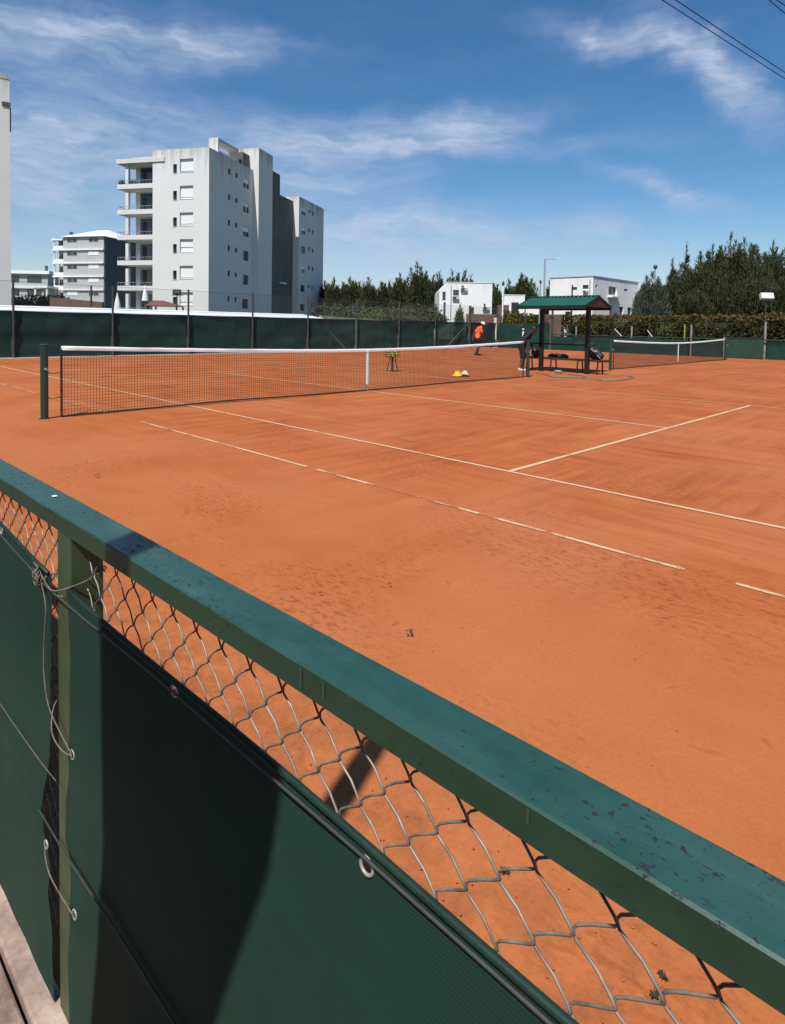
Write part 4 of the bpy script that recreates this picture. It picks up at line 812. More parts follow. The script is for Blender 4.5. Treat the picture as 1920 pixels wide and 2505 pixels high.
# walls, sheds, parasols beyond the tall fence
wl = thing('shed', (-17.2, 2, 0), 'long low shed with white metal roof just behind the tall fence', 'shed')
loc(MB().box(-18.6,-17.1,-10,12.6,-.1,1.74), (-17.2,2,0)).build('wall', MAT['dark_core'], wl)
m = MB(); m.add([(-16.85,-10,1.745),(-16.85,12.65,1.745),(-18.7,12.65,1.965),(-18.7,-10,1.965),(-16.85,-10,1.715),(-16.85,12.65,1.715),(-18.7,12.65,1.935),(-18.7,-10,1.935)], [(0,1,2,3),(4,7,6,5),(0,4,5,1),(1,5,6,2),(2,6,7,3),(3,7,4,0)]); loc(m, (-17.2,2,0)).build('roof', MAT['roof_white'], wl)
wl2 = MB().add([(-17.3,12.7,-.1),(-17.1,12.7,-.1),(-17.1,17.5,-.1),(-17.3,17.5,-.1),(-17.3,12.7,1.90),(-17.1,12.7,1.90),(-17.1,17.5,1.72),(-17.3,17.5,1.72)], [(0,3,2,1),(4,5,6,7),(0,1,5,4),(1,2,6,5),(2,3,7,6),(3,0,4,7)]).build('boundary_wall', plain('mossy_concrete', (.30,.34,.25), .9, .25, 2))
tag(wl2, 'mossy sloping end of the low wall below the far trees', 'wall')
for (xa, ya, da), (xb, yb, db), nm, mt in (((124,727,50),(252,739,50),'reddish brown brick wall in front of the grey apartment house','brick'),):
    a, b = at(xa,ya,da), at(xb,yb,db); m = MB(); d = (b-a); d.z = 0; n = Vector((-d.y,d.x,0)).normalized()*.15
    m.add([a.xy.to_3d()-n, b.xy.to_3d()-n, b.xy.to_3d()+n, a.xy.to_3d()+n, a-n, b-n, b+n, a+n], [(0,3,2,1),(4,5,6,7),(0,1,5,4),(1,2,6,5),(2,3,7,6),(3,0,4,7)]); tag(m.build('brick_wall', MAT[mt]), nm, 'wall')
a = at(400, 752, 52); ph = thing('pavilion', (a.x, a.y, 0), 'low pavilion with red brown tiled roof at the foot of the tower', 'pavilion', R(52))
zr = at(385,735,52).z; ze = at(425,750,52).z
MB().add([(-1.1,-1.5,ze),(1.5,-1.5,ze),(1.5,1.5,ze),(-1.1,1.5,ze),(-.9,0,zr),(.0,0,zr)], [(0,1,5,4),(1,2,5),(2,3,4,5),(3,0,4),(3,2,1,0)]).build('roof', MAT['tile'], ph)
for x in (-.9,1.3):
    for y in (-1.3,1.3): MB().box(x-.06,x+.06,y-.06,y+.06,0,ze).build('post', MAT['dark_wood'], ph)
def parasol(px, ytop, ybase, d, label):
    b = at(px, ytop, d); t = thing('parasol', (b.x, b.y, 0), label, 'parasol', 0, 'closed white parasols'); H = b.z
    MB().lathe((0,0,0), [(.02,H),(.10,H-.35),(.22,H-.9),(.30,H-1.45),(.26,H-1.5)], 12).build('canopy', MAT['white_paint'], t); MB().tube([(0,0,0),(0,0,H-.5)], .03, 8).build('pole', MAT['metal'], t)
parasol(355, 697, 745, 58, 'closed white parasol left of the tower front wall'); parasol(287, 716, 745, 58, 'closed white parasol below the tower balconies, farther left')

# ------------------------------------------------------------------ poles, lamps, cables
def pole(name, px, ytop, d, label, cat, r=.06, mt='metal', head=None):
    p = at(px, ytop, d); t = thing(name, (p.x, p.y, 0), label, cat, YAW); H = p.z
    MB().tube([(0,0,-.05),(0,0,H*.5),(0,0,H)], [r,r*.9,r*.75], 10).build('pole', MAT[mt], t)
    if head: head(t, H)
    return t
def street(t, H):
    MB().tube([(0,0,H-.02),(.35,0,H+.03),(.95,0,H+.03)], .035, 8).build('arm', MAT['metal'], t); MB().box(.85,1.25,-.08,.08,H+.0,H+.06).build('lamp_head', MAT['white_paint'], t, bevel=.02)
pole('street_lamp', 1333, 634, 52, 'tall pale street lamp with an arm rising behind the shelter roof', 'street lamp', .085, 'metal', street)
def flood(c='white_paint', w=.42):
    def h(t, H):
        MB().obox((0,-.05,H-.05), (w,0,0), (0,.10,-.05), (0,.06,.16)).build('lamp_head', MAT[c], t, bevel=.02); MB().box(-w*1.4,w*1.6,-.02,.02,H-.3,H-.26).build('cross_arm', MAT['grey_post'], t)
    return h
pole('floodlight', 1874, 723, 34, 'floodlight with white lamp head on a thin pole above the vine hedge', 'floodlight', .04, 'grey_post', flood('conc_grey', .34))
pole('floodlight', 433, 713, 45, 'small dark floodlight on a post before the tower front', 'floodlight', .05, 'grey_post', flood('black', .28))
pole('floodlight', 1400, 697, 45, 'dark lamp post with a small side lamp behind the shelter roof', 'floodlight', .07, 'grey_post', lambda t, H: MB().box(.05,.32,-.08,.08,H-.35,H-.15).build('lamp_head', MAT['grey_post'], t))
def globe(t, H): MB().ball((0,0,H),.20,14,10).build('lamp_globe', MAT['grey_post'], t, True)
pole('street_lamp', 1603, 653, 58, 'lamp post with a dark round head rising from the silvery tree', 'street lamp', .06, 'metal', globe)
pole('street_lamp', 1231, 694, 62, 'white post with a dark lamp head beside the green tree', 'street lamp', .09, 'white_paint', lambda t, H: MB().ball((0,0,H),(.13,.13,.26),12,8).build('lamp_head', MAT['grey_post'], t, True))
pole('post', 1322, 690, 55, 'slim pale green post left of the tall street lamp', 'post', .08, 'metal', lambda t, H: MB().ball((0,0,H),(.10,.10,.2),10,8).build('cap', MAT['grey_post'], t, True))
pole('post', 223, 699, 30, 'dark post standing between the tall fence and the grey apartment house', 'post', .055, 'grey_post')
cab = []
def cable(p0, p1, z0, label, r=.011):
    a, b = Vector((*p0, z0)), Vector((*p1, z0)); d = (b-a); pts = [a + d*t + Vector((0,0,.02*(t-.5)**2*d.length*.12)) for t in [-2.5 + .25*i for i in range(27)]]
    tag(MB().tube(pts, r, 6).build('cable', MAT['black'], None, True), label, 'cable', 'overhead cables')
cable((3.897,5.434), (4.821,12.451), 9.0, 'lowest overhead cable crossing the top right corner of the sky'); cable((4.123,5.64), (4.933,11.938), 9.0, 'overhead cable just above the lowest one')
cable((5.681,7.058), (5.793,7.998), 9.0, 'overhead cable nearer the top right corner'); cable((5.81,7.175), (5.882,7.588), 9.0, 'overhead cable in the very corner of the sky')

# ------------------------------------------------------------------ trees and plants
def casuarina(px, ytop, d, width, label, mt='casu', seed=1, dens=1.0, spire=False, group=None, base=None, name='casuarina_tree'):
    rnd = random.Random(seed*31+5); p = at(px, ytop, d); H = p.z
    t = thing(name, (p.x, p.y, 0), label, 'tree', rnd.uniform(0, 6.28), group)
    m = MB(); m.tube([(0,0,-.1),(.05,.02,H*.35),(0,.05,H*.7),(0,0,H*.93)], [.05+H*.016,.03+H*.012,.02+H*.007,.02], 8)
    lv = MB(); ndl = max(.10, d*.0026)
    npl = int((14 if spire else 34)*dens)
    def quad(c, g, sw, sl):
        w = g.cross(Vector((rnd.gauss(0,1),rnd.gauss(0,1),rnd.gauss(0,1)))).normalized()*ndl*sw; l = ndl*sl
        lv.add([c-w, c+w, c+g*l+w*.3, c+g*l-w*.3], [(0,1,2,3)])
    for k in range(npl):
        f = (k+.5)/npl; a = k*2.399 + rnd.uniform(-.5,.5)
        if spire:
            z0 = H*(.05+.86*f); out = width*(1-f)*rnd.uniform(.5,1)+.10; Lp = max(.5, H*.10*(1-f*.5)); rad = .12+.16*width*(1-f)
        else:
            z0 = H*(.08+.56*f**.85); out = width*(1.0-.66*f)*rnd.uniform(.4,1.05); Lp = H*rnd.uniform(.30,.46)*(1-.1*f); rad = (.15*width+.18)*rnd.uniform(.7,1.3)
        b = Vector((math.cos(a)*out*.30, math.sin(a)*out*.30, z0)); zt = min(H*rnd.uniform(.80,.97), z0+Lp)
        e = Vector((math.cos(a)*out, math.sin(a)*out, zt))
        if k == npl-1: b, e, rad = Vector((0,0,H*.62)), Vector((.05,.05,H)), rad*.8
        mid = b*.5+e*.5+Vector((math.cos(a),math.sin(a),0))*out*.22-Vector((0,0,.04*Lp))
        m.tube([b, mid, e], [.05,.03,.012], 5)
        for i in range(int(135*dens*(.55 if spire else 1))):
            s = rnd.random()**.8; q = (1-s)**2*b + 2*s*(1-s)*mid + s*s*e; dr = (2*(1-s)*(mid-b)+2*s*(e-mid)).normalized()
            rr = rad*(.30+1.0*math.sin(math.pi*min(1,s*.85+.15))**.8)*(1.0 if s < .68 else max(.16,(1-s)*3.1))
            th = rnd.uniform(0, 6.283); o = Vector((math.cos(th), math.sin(th), rnd.uniform(-.25,.25)))*rr*rnd.random()**.6
            quad(q+o, (dr*1.1 + o.normalized()*.55 + Vector((rnd.gauss(0,.2),rnd.gauss(0,.2),rnd.gauss(0,.2)))).normalized(), rnd.uniform(.15,.30), rnd.uniform(1.3,2.6))
    for i in range(int((1700 if not spire else 260)*dens)):
        f = rnd.random()**1.1; z = H*(.04+.74*f); rr = width*(1.0-.74*f)*rnd.random()**.55; th = rnd.uniform(0,6.283)
        rr *= .85+.32*math.sin(th*3+seed)*math.sin(z*1.3)
        c = Vector((math.cos(th)*rr, math.sin(th)*rr, z))
        quad(c, Vector((math.cos(th)*.5+rnd.gauss(0,.3), math.sin(th)*.5+rnd.gauss(0,.3), .9+rnd.gauss(0,.4))).normalized(), rnd.uniform(.3,.6), rnd.uniform(1.2,2.6))
    m.build('trunk', MAT['bark'], t, True); lv.build('crown', MAT[mt], t)
    return t
G1 = 'far row of dark trees beyond the tall fence'
for k, (px, yt, d, w, lb) in enumerate([
    (796,690,96,2.3,'dark tree touching the right edge of the tower end block'),(816,683,92,2.1,'second dark tree right of the tower end block, with a blunt top'),(840,694,98,2.2,'low topped dark tree in the left part of the far row'),(857,682,93,2.2,'broad dark tree with the highest top of the left clump'),(878,692,97,2.0,'low dark tree right of the broad left one'),(902,682,92,2.3,'dark tree with twin tips just left of the gap in the far row'),
    (934,692,95,2.0,'rounded dark tree just right of the gap in the far row'),(954,692,98,2.0,'dark tree next to the rounded one, flat topped'),(978,672,92,2.2,'dark tree with a sharp leaning tip left of the tallest far tree'),(998,682,97,2.0,'dark tree tucked beside the tallest far tree on its left'),(1022,643,90,2.5,'tallest dark tree of the far row with ragged tips'),(1042,664,95,2.0,'slender dark tree just right of the tallest far tree'),(1060,676,98,1.8,'last dark tree before the white house'),
    (1076,665,118,1.6,'thin pointed tree above the cut corner of the white house'),(1094,684,120,1.6,'low tree top above the white house roof'),(1107,664,116,1.5,'pointed tree above the left half of the house roof'),(1121,670,120,1.5,'tree top right of the pointed one above the roof'),(1139,664,116,1.7,'tree with a feathery tip above the middle of the roof'),(1152,676,122,1.4,'last small tree top above the house roof')]):
    casuarina(px, yt, d, w, lb, 'casu2' if d > 94 else 'casu', k+1, .8 if k < 13 else .55, False, G1)
G2 = 'trees between the two white houses'
for k, (px, yt, d, w, lb) in enumerate([(1208,694,112,1.5,'small dark tree right of the white house'),(1217,700,88,1.2,'bright green narrow tree beside the brick pier'),(1246,688,112,1.5,'dark tree behind the small white house'),(1276,673,104,2.6,'big round topped dark tree behind the small white house'),(1300,684,108,2.0,'dark tree left of the tall street lamp'),(1345,690,100,1.0,'thin dark cypress against the left end of the long white house')]):
    casuarina(px, yt, d, w, lb, 'casu2', k+40, .6 if k != 3 else 1.0, False, G2)
G3 = 'big trees beyond the far court'
for k, (px, yt, d, w, lb, mt, sp) in enumerate([
    (1598,668,52,1.5,'silvery feathery tree right of the long white house','silver',False),(1570,700,54,.8,'low silvery sapling against the white house corner','silver',False),(1644,634,56,.7,'thin dark spire tree, the left of the two spires','casu',True),(1680,593,58,.9,'tall thin dark spire tree, the right and higher of the two','casu',True),(1664,650,57,1.6,'bushy grey green tree below the two spires','silver',False),(1634,690,55,1.2,'low green tree between the silvery tree and the spires','casu',False),
    (1712,632,56,2.0,'dark tree at the left shoulder of the big clump','casu',False),(1742,600,60,2.1,'dark tree with a blunt top left of the tallest','casu',False),(1788,572,61,2.6,'tallest dark tree of the big right clump','casu',False),(1822,584,60,2.1,'dark tree with a broad tip right of the tallest','casu',False),(1852,606,58,1.9,'lower dark tree in the notch of the right clump','casu',False),(1890,592,60,2.3,'dark tree with a square tip near the right edge','casu',False),(1926,606,60,2.3,'dark tree cut by the right edge of the picture','casu',False),(1760,668,54,2.2,'front dark tree filling the lower middle of the right clump','casu',False),(1840,672,53,2.3,'front dark tree behind the white floodlight','casu',False),(1910,680,52,2.2,'front dark tree at the lower right edge','casu',False),(1700,706,53,1.6,'low front tree at the foot of the right clump','casu',False)]):
    casuarina(px, yt, d, w*(1.3 if not sp and k > 5 else 1.0), lb, mt, k+70, 1.25 if not sp else .9, sp, G3)
def bush(px, ytop, d, w, h, label, mt, seed, n=500, size=None, group=None, name='shrub'):
    p = at(px, ytop, d); rnd = random.Random(seed); t = thing(name, (p.x, p.y, 0), label, 'shrub', 0, group); m = MB(); H = p.z
    for q in range(5):
        a = rnd.uniform(0,6.28); leafclump(m, (math.cos(a)*w*.45, math.sin(a)*w*.45, H-h*rnd.uniform(.45,.6)), (w*.6,w*.6,h*.45), n//5, size or max(.06,d*.0022), rnd)
    leafclump(m, (0,0,max(.3,H-h*.75)), (w,w,max(.4,h*.6)), n//2, size or max(.06,d*.0022), rnd)
    m.build('foliage', MAT[mt], t); MB().tube([(0,0,-.05),(0,0,max(.3,H-h*.4))], .05, 6).build('stem', MAT['bark'], t)
for k, (px, yt, d, w, h, lb, mt) in enumerate([(806,738,62,1.8,2.2,'dull grey green shrub at the foot of the end block','dull'),(842,742,60,1.8,2.0,'dull shrub left of the lime green one','dull'),(830,763,45,1.4,.9,'low pale shrub above the mossy wall end','shrub'),(880,740,64,1.8,2.2,'grey shrub behind the lime green one','dull'),(908,752,56,1.7,1.6,'lime green shrub in the middle of the shrub belt','lime'),(950,744,62,1.9,2.2,'dark green shrub right of the lime one','shrub'),(985,748,60,1.7,2.0,'dull shrub below the leaning tip tree','dull'),(1016,742,62,1.9,2.3,'shrub below the tallest far tree','shrub'),(1046,745,62,1.6,2.1,'dull shrub next to the white house corner','dull'),(1070,768,58,1.0,1.1,'small brownish shrub at the house corner','shrub'),(960,768,44,1.2,.7,'low shrub just above the fence top, middle','shrub'),(1000,770,44,1.3,.8,'low shrub just above the fence top, left of the house','dull'),(925,768,45,1.2,.7,'low lime shrub just above the fence top','lime')]):
    bush(px, yt, d, w, h, lb, mt, k+200, 620, None, 'shrub belt beyond the tall fence')
casuarina(1124, 748, 66, .62, 'small bright conifer in front of the white house wall', 'lime', 301, .35, False, None, name='young_conifer')
for k, (px, yt, d, w, h, lb, mt) in enumerate([(1250,756,62,1.2,1.6,'olive shrub below the white lamp post','vine'),(1275,762,58,1.5,1.4,'yellow green shrub left of the shelter roof','vine_top'),(1306,766,58,1.4,1.3,'olive shrub half hidden by the shelter post','vine'),(60,714,58,2.2,1.8,'dark green hedge shrub right of the left edge tower','shrub'),(100,716,60,2.2,1.7,'green hedge shrub in front of the low grey block','shrub'),(140,722,60,1.8,1.4,'green hedge shrub next to the brick wall','shrub'),(25,722,56,1.6,1.6,'hedge shrub at the foot of the left edge tower','shrub'),
     (1470,768,44,1.0,.8,'olive shrub poking above the vines left','vine'),(1445,770,44,.9,.8,'olive shrub above the vines behind the shelter post','vine')]):
    bush(px, yt, d, w, h, lb, mt, k+260, 520, None, 'shrubs beyond the fences')
# vines over the far side fence
vp = thing('vine_hedge', (-3, 28.6, 0), 'wall of olive and yellow vines hanging over a frame behind the far side fence', 'vine hedge'); VO = (-3,28.6,0)
rnd = random.Random(77); m = MB(); mt_ = MB()
for i in range(15500):
    x = rnd.uniform(-11.2, 6.5); top = 2.32 + .14*noise.noise((x*.9,0,1)) + .1*noise.noise((x*3,0,2)) + (.12 if x > .4 else 0)
    f = rnd.random(); z = .35 + (top-.35)*f; dens = noise.noise((x*.75, z*1.3, 5))
    if dens < -.18 and .35 < f < .86 and rnd.random() < .8: continue
    y = 28.45 + rnd.uniform(-.35,.35) + .25*noise.noise((x*1.3, z*2, 8)); s = .075*rnd.uniform(.6,1.5)
    a = Vector((rnd.gauss(0,1), rnd.gauss(0,.6), rnd.gauss(-.4,1))).normalized(); b = a.cross(Vector((rnd.gauss(0,1),rnd.gauss(0,1),rnd.gauss(0,1)))).normalized(); c = Vector((x,y,z))
    (mt_ if f > .80 and noise.noise((x*.6, 3, 4)) > -.25 else m).add([c-a*s, c+b*s*.6, c+a*s, c-b*s*.6], [(0,1,2,3)])
loc(m, VO).build('foliage', MAT['vine'], vp); loc(mt_, VO).build('top_growth', MAT['vine_top'], vp)
m = MB().box(-11.4,6.8, 28.3,28.4, 2.20,2.27); loc(m, VO).build('beam', MAT['bark'], vp)
for x in (-11.2,-8.2,-5.4,-2.2,.6,3.2,6): loc(MB().box(x-.05,x+.05,28.3,28.4,0,2.2), VO).build('post', MAT['bark'], vp)
tag(MB().add([(-11.2,29.2,0),(9,29.2,0),(9,29.2,1.9),(-11.2,29.2,1.9),(-11.2,29.3,0),(9,29.3,0),(9,29.3,1.9),(-11.2,29.3,1.9)], [(0,1,2,3),(4,7,6,5),(3,2,6,7),(0,3,7,4),(1,5,6,2)]).build('shade_cloth', MAT['casu']), 'dark green shade cloth fence hanging behind the vine hedge', 'shade cloth')

# ------------------------------------------------------------------ near fence
def ztop(x): return 1.0425 + (x-8.12)*.0077
nf = thing('fence', (8.55, FY, 0), 'low green railed chain link fence close in the foreground', 'fence', group='fences round the courts'); NO = (8.55, FY, 0)
m = MB(); xa, xb = 1.5, 14.0
nr = 240
for i in range(nr+1):
    x = xa+(xb-xa)*i/nr
    for k, (y, z) in enumerate(((FY,-.033),(FY,-.0022),(FY+.0022,0),(FY+.0638,0),(FY+.066,-.0022),(FY+.066,-.033))):
        m.v.append((x, y+.0007*noise.noise((x*7,k*.7,1))+.0012*noise.noise((x*1.1,0,3)), ztop(x)+z+.0007*noise.noise((x*6,k*.9,5))+.0015*noise.noise((x*1.3,0,8))))
m.f = [(i*6+k, i*6+(k+1)%6, (i+1)*6+(k+1)%6, (i+1)*6+k) for i in range(nr) for k in range(6)] + [(5,4,3,2,1,0), tuple(nr*6+k for k in range(6))]
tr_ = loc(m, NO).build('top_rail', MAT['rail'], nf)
for x, w, h_ in ((9.325,.0016,.024),(9.365,.0012,.018),(9.62,.001,.012)): loc(MB().box(x-w, x+w, FY-.0012, FY+.0005, ztop(x)-.004-h_, ztop(x)-.004), NO).build('paint_drip', MAT['post_paint'], tr_)
for x in (2.5, 5.5, 8.56, 11.6): loc(MB().box(x-.037,x+.037, FY+.001, FY+.064, -.05, ztop(x)-.034), NO).build('post', MAT['post_paint'], nf, bevel=.003)
def chainlink(x0, x1, zt, n, y=FY+.033):
    m = MB(); p = .0363; h = .0335; base = 9.463; k0 = int((x0-base)/p); k1 = int((x1-base)/p); rr = random.Random(2)
    for k in range(k0, k1):
        xl = base+k*p; pts = []
        ph = 0 if k % 2 == 0 else 1         # column k carries nodes at z = zt - 2jh (even) or one half step lower (odd)
        for j in range(-1, n):
            c = (j % 2 == 0) == (ph == 0)   # at level j the wire is on its left column if parity matches
            z = zt - j*h; x = xl if c else xl+p; s = 1 if c else -1
            x += s*-.0016; jx = .0012*noise.noise((k*.7, j*.9, 1))
            yy = y + (.0022 if c else -.0022)
            pts += [Vector((x + s*.0035 + jx, yy, z+h*.16)), Vector((x + jx, yy*1+ (0.0), z)), Vector((x + s*.0035 + jx, yy - (.0044 if c else -.0044)*.5, z-h*.16))]
            # slight bow of each diagonal
            xm = xl+p/2; pts.append(Vector((xm + (.0022 if c else -.0022) + jx, y, z-h*.5)))
        if zt+h > ztop(xl)-.034: pts = [q for q in pts if q.z < ztop(xl)-.030]
        m.tube(pts, .0014, 6)
    for k in range(k0, k1, 2):          # cut wire ends below the rail
        if rr.random() < .55:
            x = base+k*p+rr.uniform(0,.02); a = Vector((x, y+.004, ztop(x)-.036)); m.tube([a, a+Vector((rr.uniform(-.002,.008), rr.uniform(-.003,.003), -rr.uniform(.008,.02)))], .0012, 5)
    return m
loc(chainlink(2.6, 12.5, .9768, 28), NO).build('chain_link', MAT['wire'], nf, True)

# windscreen cloth hung on the court fence
YF = FY-.008
GR = [(9.043,.905),(9.445,.898),(8.633,.604),(8.640,.290)]; GRR = .0068
GL = [(8.165,.924),(8.476,.33)]
def cloth(x0, x1, edge_left=None, edge_right=None, seed=0, nx=200, nz=70):
    m = MB()
    for j in range(nz+1):
        f = j/nz
        for i in range(nx+1):
            t = i/nx; z0 = .010
            xl = x0 if edge_left is None else edge_left(z0+(.92-z0)*f); xr = x1 if edge_right is None else edge_right(z0+(.92-z0)*f)
            x = xl+(xr-xl)*t
            zt = .917 + (.024*max(0, (8.46-x)/.34) if x < 8.46 else 0) - .003*math.sin((x-8.6)*7)*(x > 8.6) 
            zt = min(zt, .95)
            z = z0+(zt-z0)*f
            y = YF + .008*noise.noise((x*2.2, z*1.4, seed)) + .0035*noise.noise((x*7, z*2.5, seed+4)) - .004*math.exp(-((z-.405)/.012)**2)
            for gx, gz_ in (GR if seed == 1.0 else GL):
                dd = math.hypot(x-gx, (z-gz_)); pin = math.exp(-(dd/.035)**2); y = y*(1-pin) + YF*pin; y -= (1-math.exp(-(dd/.022)**2))*.0030*math.exp(-((x-gx)/.016)**2)*math.exp(-abs(z-gz_)/.12)*math.sin((z-gz_)*60) + (1-math.exp(-(dd/.022)**2))*.0035*math.exp(-((x-gx)*.6+(gz_-z))**2/.0008)*math.exp(-dd/.10)
            m.v.append((x, min(y, FY-.0015), z))
    m.f = [(j*(nx+1)+i, j*(nx+1)+i+1, (j+1)*(nx+1)+i+1, (j+1)*(nx+1)+i) for j in range(nz) for i in range(nx)]
    return m
def hem(x0, x1, pts_fn, r=.0045):
    m = MB(); pts = [pts_fn(x0+(x1-x0)*i/80) for i in range(81)]; m.tube(pts, r, 8); return m
def zfab(x): return .917 + (.024*max(0, (8.46-x)/.34) if x < 8.46 else 0) - .003*math.sin((x-8.6)*7)*(x > 8.6)
MAT['cloth_r'] = fabric_mat('windscreen_cloth_right', [(x, YF, z, GRR) for x, z in GR]); MAT['cloth_l'] = fabric_mat('windscreen_cloth_left', [(x, YF, z, GRR) for x, z in GL]); MAT['hem'] = plain('hem_cloth', (.010,.032,.024), .55, .2, 60, spec=.3)
eL_ = lambda z: 8.612 - .040*math.exp(-((z-.45)/.09)**2) - .020*math.exp(-((z-.16)/.09)**2) + .012*math.exp(-((z-.80)/.08)**2) - .004*math.exp(-((z-.92)/.02)**2)
eR_ = lambda z: 8.515 - .055*math.exp(-((z-.40)/.10)**2) - .028*math.exp(-((z-.22)/.05)**2) - .012*math.exp(-((z-.1)/.06)**2)
wr = tag(cloth(8.6, 13.8, eL_, None, 1.0).build('windscreen', MAT['cloth_r'], None, True), 'dark green cloth windscreen with metal eyelets, right of the foreground fence post, half in shadow', 'windscreen', 'cloth windscreens on the near fence')
wlft = tag(cloth(2.0, 8.5, None, eR_, 2.0).build('windscreen', MAT['cloth_l'], None, True), 'dark green cloth windscreen left of the foreground fence post, gaping at its edge', 'windscreen', 'cloth windscreens on the near fence')
hem(8.615, 13.8, lambda x: (x, YF-.001, zfab(x)+.001), .0042).build('hem', MAT['hem'], wr, True); hem(2.0, 8.50, lambda x: (x, YF-.001, zfab(x)+.001), .0042).build('hem', MAT['hem'], wlft, True)
for lst, par in ((GR, wr), (GL, wlft)):
    for x, z in lst: MB().torus((x, YF-.0008, z), (0.04,-1,.03), GRR+.0016, .0019, 24, 6).build('eyelet', MAT['ring'], par, True)
# ropes, wires and ties
def cordage(name, pts, r, mt, label, cat, sub=6):
    P = [Vector(p) for p in pts]; out = []
    for i in range(len(P)-1):
        p0, p1, p2, p3 = P[max(i-1,0)], P[i], P[i+1], P[min(i+2, len(P)-1)]
        for k in range(sub):
            t = k/sub; out.append(.5*((2*p1)+(-p0+p2)*t+(2*p0-5*p1+4*p2-p3)*t*t+(-p0+3*p1-3*p2+p3)*t**3))
    return tag(MB().tube(out+[P[-1]], r, 7).build(name, MAT[mt], None, True), label, cat, 'cords and wires tied to the near fence')
YR = YF-.0075
cordage('cord', [(x, YR - .002*math.sin(x*9), zfab(x)-.018+.003*math.sin(x*5.1)+.0145*max(0,min(1,(x-8.7)*1.4))) for x in [8.475+.12*i for i in range(44)]], .0019, 'cord', 'dark cord running along the top of the right windscreen from the knot', 'cord')
cordage('cord', [(x, YR, zfab(x)-.017) for x in [2.0+.3*i for i in range(22)]+[8.47]], .0019, 'cord', 'dark cord running along the top of the left windscreen to the knot', 'cord')
kn = MB(); rr = random.Random(9)
for q in range(5):
    c = Vector((8.468, YR-.002, .912)); pts = []
    a0 = rr.uniform(0,6.28)
    for i in range(12):
        a = a0+i*.75; pts.append(c + Vector((math.cos(a)*.010*rr.uniform(.6,1.2)+.002*q, math.sin(a*1.7)*.006-.003, math.sin(a)*.013*rr.uniform(.6,1.2)-.004*q)))
    kn.tube(pts, .0014, 6)
kn.tube([(8.46,YR,.905),(8.445,YR-.004,.915),(8.452,YR-.006,.93),(8.47,YR-.003,.924)], .0020, 6)
tag(kn.build('knot', MAT['twine'], None, True), 'tangled wire knot at the left side of the foreground post', 'wire knot', 'cords and wires tied to the near fence')
cordage('wire', [(8.478,YR,.912),(8.52,YR-.002,.903),(8.57,YR-.001,.905),(8.612,FY+.02,.925),(8.612,FY+.058,.938),(8.57,FY+.075,.93),(8.51,FY+.06,.92),(8.495,FY,.912),(8.50,YR,.905),(8.56,YR-.002,.897),(8.606,YR,.905)], .0014, 'twine', 'pale wire looped round the foreground post below the rail', 'wire')
cordage('twine', [(8.475,YR-.002,.905),(8.515,YR-.003,.86),(8.508,YR-.004,.79),(8.512,YR-.006,.72),(8.55,YR-.007,.66),(8.637,YF-.003,.606)], .0012, 'twine', 'thin twine hanging from the knot to the upper eyelet beside the post', 'twine')
cordage('twine', [(8.637,YF-.003,.603),(8.60,YR-.004,.604),(8.55,YR-.004,.615),(8.515,FY-.004,.645),(8.508,FY+.02,.665)], .0014, 'twine', 'short twine from the upper eyelet round the foreground post', 'twine')
cordage('twine', [(8.478,YF-.004,.338),(8.50,YR-.002,.322),(8.545,YR-.004,.305),(8.644,YF-.003,.289)], .0013, 'twine', 'short twine across the post to the lower eyelet', 'twine')
cordage('wire', [(2.0,YR,.49),(7.2,YR,.50),(8.1,YR,.499),(8.40,YR,.505),(8.56,YR,.516)], .0009, 'twine', 'thin tension wire across the left windscreen', 'wire')
cordage('wire', [(8.458,YR-.002,.402),(8.60,YR-.003,.404),(8.73,YF-.0085,.406),(9.07,YF-.0075,.419),(10.5,YF-.0075,.42),(13.7,YF-.0075,.42)], .0016, 'cord', 'thin dark tension wire across the right windscreen', 'wire')
# stray bits
fl = MB().add([(-.008,-.004,0),(.009,-.005,.001),(.010,.004,.0015),(-.007,.005,.0005)], [(0,1,2,3)]); fo = fl.build('paper_scrap', MAT['white_paint']); fo.location = (8.39, FY+.038, ztop(8.39)+.0012); tag(fo, 'tiny white scrap stuck on top of the green rail', 'scrap')
def leaf(x, y, s, label):
    rnd = random.Random(int(x*100)); m = MB()
    for q in range(4):
        a = q*1.6+rnd.uniform(-.3,.3); c = Vector((math.cos(a)*s*.6, math.sin(a)*s*.6, .010)); d = Vector((math.cos(a), math.sin(a), .1)); n = Vector((-d.y, d.x, 0))
        m.add([c-d*s*.5, c+n*s*.34+Vector((0,0,.006)), c+d*s*.5+Vector((0,0,.004)), c-n*s*.34], [(0,1,2,3)])
    o = m.build('fallen_leaf', MAT['casu']); o.location = (x, y, .012); tag(o, label, 'leaf', 'leaves lying on the clay')
leaf(7.962,-7.27,.022,'dark green clover like leaf on the clay just above the rail'); leaf(3.988,-7.176,.028,'small dark leaf alone on the clay near the left')
leaf(7.52,-6.95,.012,'tiny dark leaf bit up and right of the clover leaf'); leaf(7.35,-7.3,.011,'tiny leaf bit left of the clover leaf')
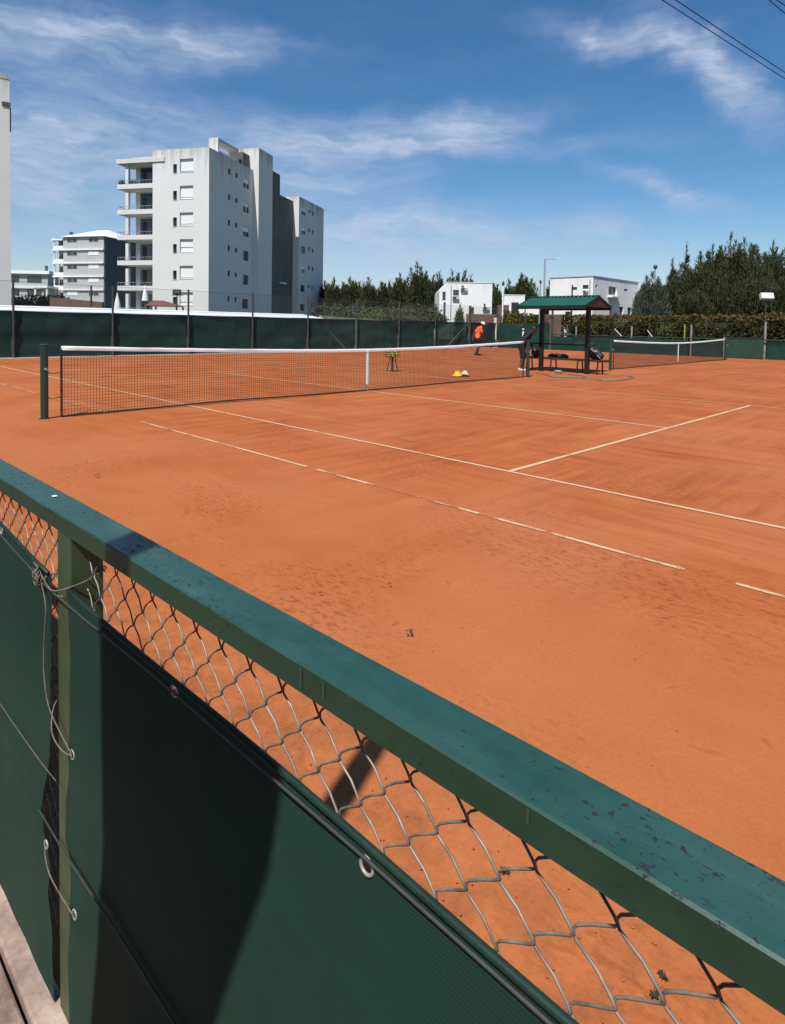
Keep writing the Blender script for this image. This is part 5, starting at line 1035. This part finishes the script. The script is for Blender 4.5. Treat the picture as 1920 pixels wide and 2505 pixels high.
# crumbs of clay and dry weeds along the fence foot, and on the scuffed patch
rnd = random.Random(5); m = MB()
for i in range(560):
    if i < 420: x, y = rnd.uniform(7.2,13), rnd.uniform(-8.55,-7.75); s = rnd.uniform(.0015,.005)
    else: x, y = rnd.gauss(7.4,1.0), rnd.gauss(-6.6,.55); s = rnd.uniform(.0015,.004)
    m.ball((x,y,s*.4+.006*0), (s*rnd.uniform(.7,1.4), s, s*.7), 5, 4)
tag(m.build('clay_crumbs', MAT['clay']), kind='stuff')
for k, (px, py) in enumerate(((1600,2440),(1235,2135),(1625,2395))):
    d = _f2 + (px-PPX)/FPX*_r3 - (py-PPY)/FPX*_u3; q = Vector((CX,CY,CZ)) - d*(CZ/d.z); m = MB(); rnd = random.Random(k)
    for i in range(22):
        a = rnd.uniform(0,6.28); e = Vector((math.cos(a)*rnd.uniform(.003,.018), math.sin(a)*rnd.uniform(.003,.018), rnd.uniform(.003,.013))); n = Vector((-math.sin(a), math.cos(a), 0))*.0006
        m.add([-n, n, e*.6+n+Vector((0,0,.006)), e, e*.6-n+Vector((0,0,.006))], [(0,1,2,3,4)])
    o = m.build('weed', MAT['dull']); o.location = q; tag(o, ['wiry weed at the fence foot near the bottom right corner','wiry weed at the fence foot behind the eyelet','small dry weed beside the one in the bottom right corner'][k], 'weed', 'weeds along the fence foot')
# tall hedge added out of view behind the viewer to deepen shade on the cloth
hd = thing('hedge', (8, -13.6, 0), 'tall dark clipped hedge added unseen behind the viewer to cut skylight on the cloth', 'hedge'); rnd = random.Random(31); m = MB()
for i in range(9000):
    x, z = rnd.uniform(-16,16), rnd.uniform(0,4.3)+.12*rnd.random(); y = .55+rnd.uniform(-.25,.15)
    if rnd.random() < .12: z = 4.3+rnd.uniform(0,.25); y = rnd.uniform(-.5,.6)
    a = Vector((rnd.gauss(0,1), rnd.gauss(0,.6), rnd.gauss(0,1))).normalized(); b = a.cross(Vector((rnd.gauss(0,1),rnd.gauss(0,1),rnd.gauss(0,1)))).normalized(); c = Vector((x,y,z)); q = rnd.uniform(.07,.15)
    m.add([c-a*q, c+b*q*.6, c+a*q, c-b*q*.6], [(0,1,2,3)])
m.box(-16,16,-.5,.4,-.03,4.25); m.build('foliage', MAT['casu2'], hd)
# feather banner on a pole, added out of view to cast the shadow on the near fence
lp = thing('shadow_banner', (9.25, -10.0, 0), 'tapering grey feather banner on a pole added unseen behind the viewer to cast the fence shadow', 'shadow_banner')
MB().tube([(0,0,-.05),(0,0,1.8),(0,0,3.5)], [.05,.05,.045], 14).build('pole', MAT['metal'], lp, True)
pl_ = [(-.22,.60),(-.19,1.1),(-.13,1.75),(-.01,2.50),(.22,2.51),(.455,2.49),(.43,2.36),(.316,2.08),(.12,1.46),(-.02,.60)]
m = MB(); n_ = len(pl_); m.add([(x,.055,z) for x, z in pl_] + [(x,.070,z) for x, z in pl_], [tuple(range(n_)), tuple(range(2*n_-1, n_-1, -1))] + [(i, i+n_, (i+1)%n_+n_, (i+1)%n_) for i in range(n_)]); m.build('cloth', MAT['grey_r'], lp)
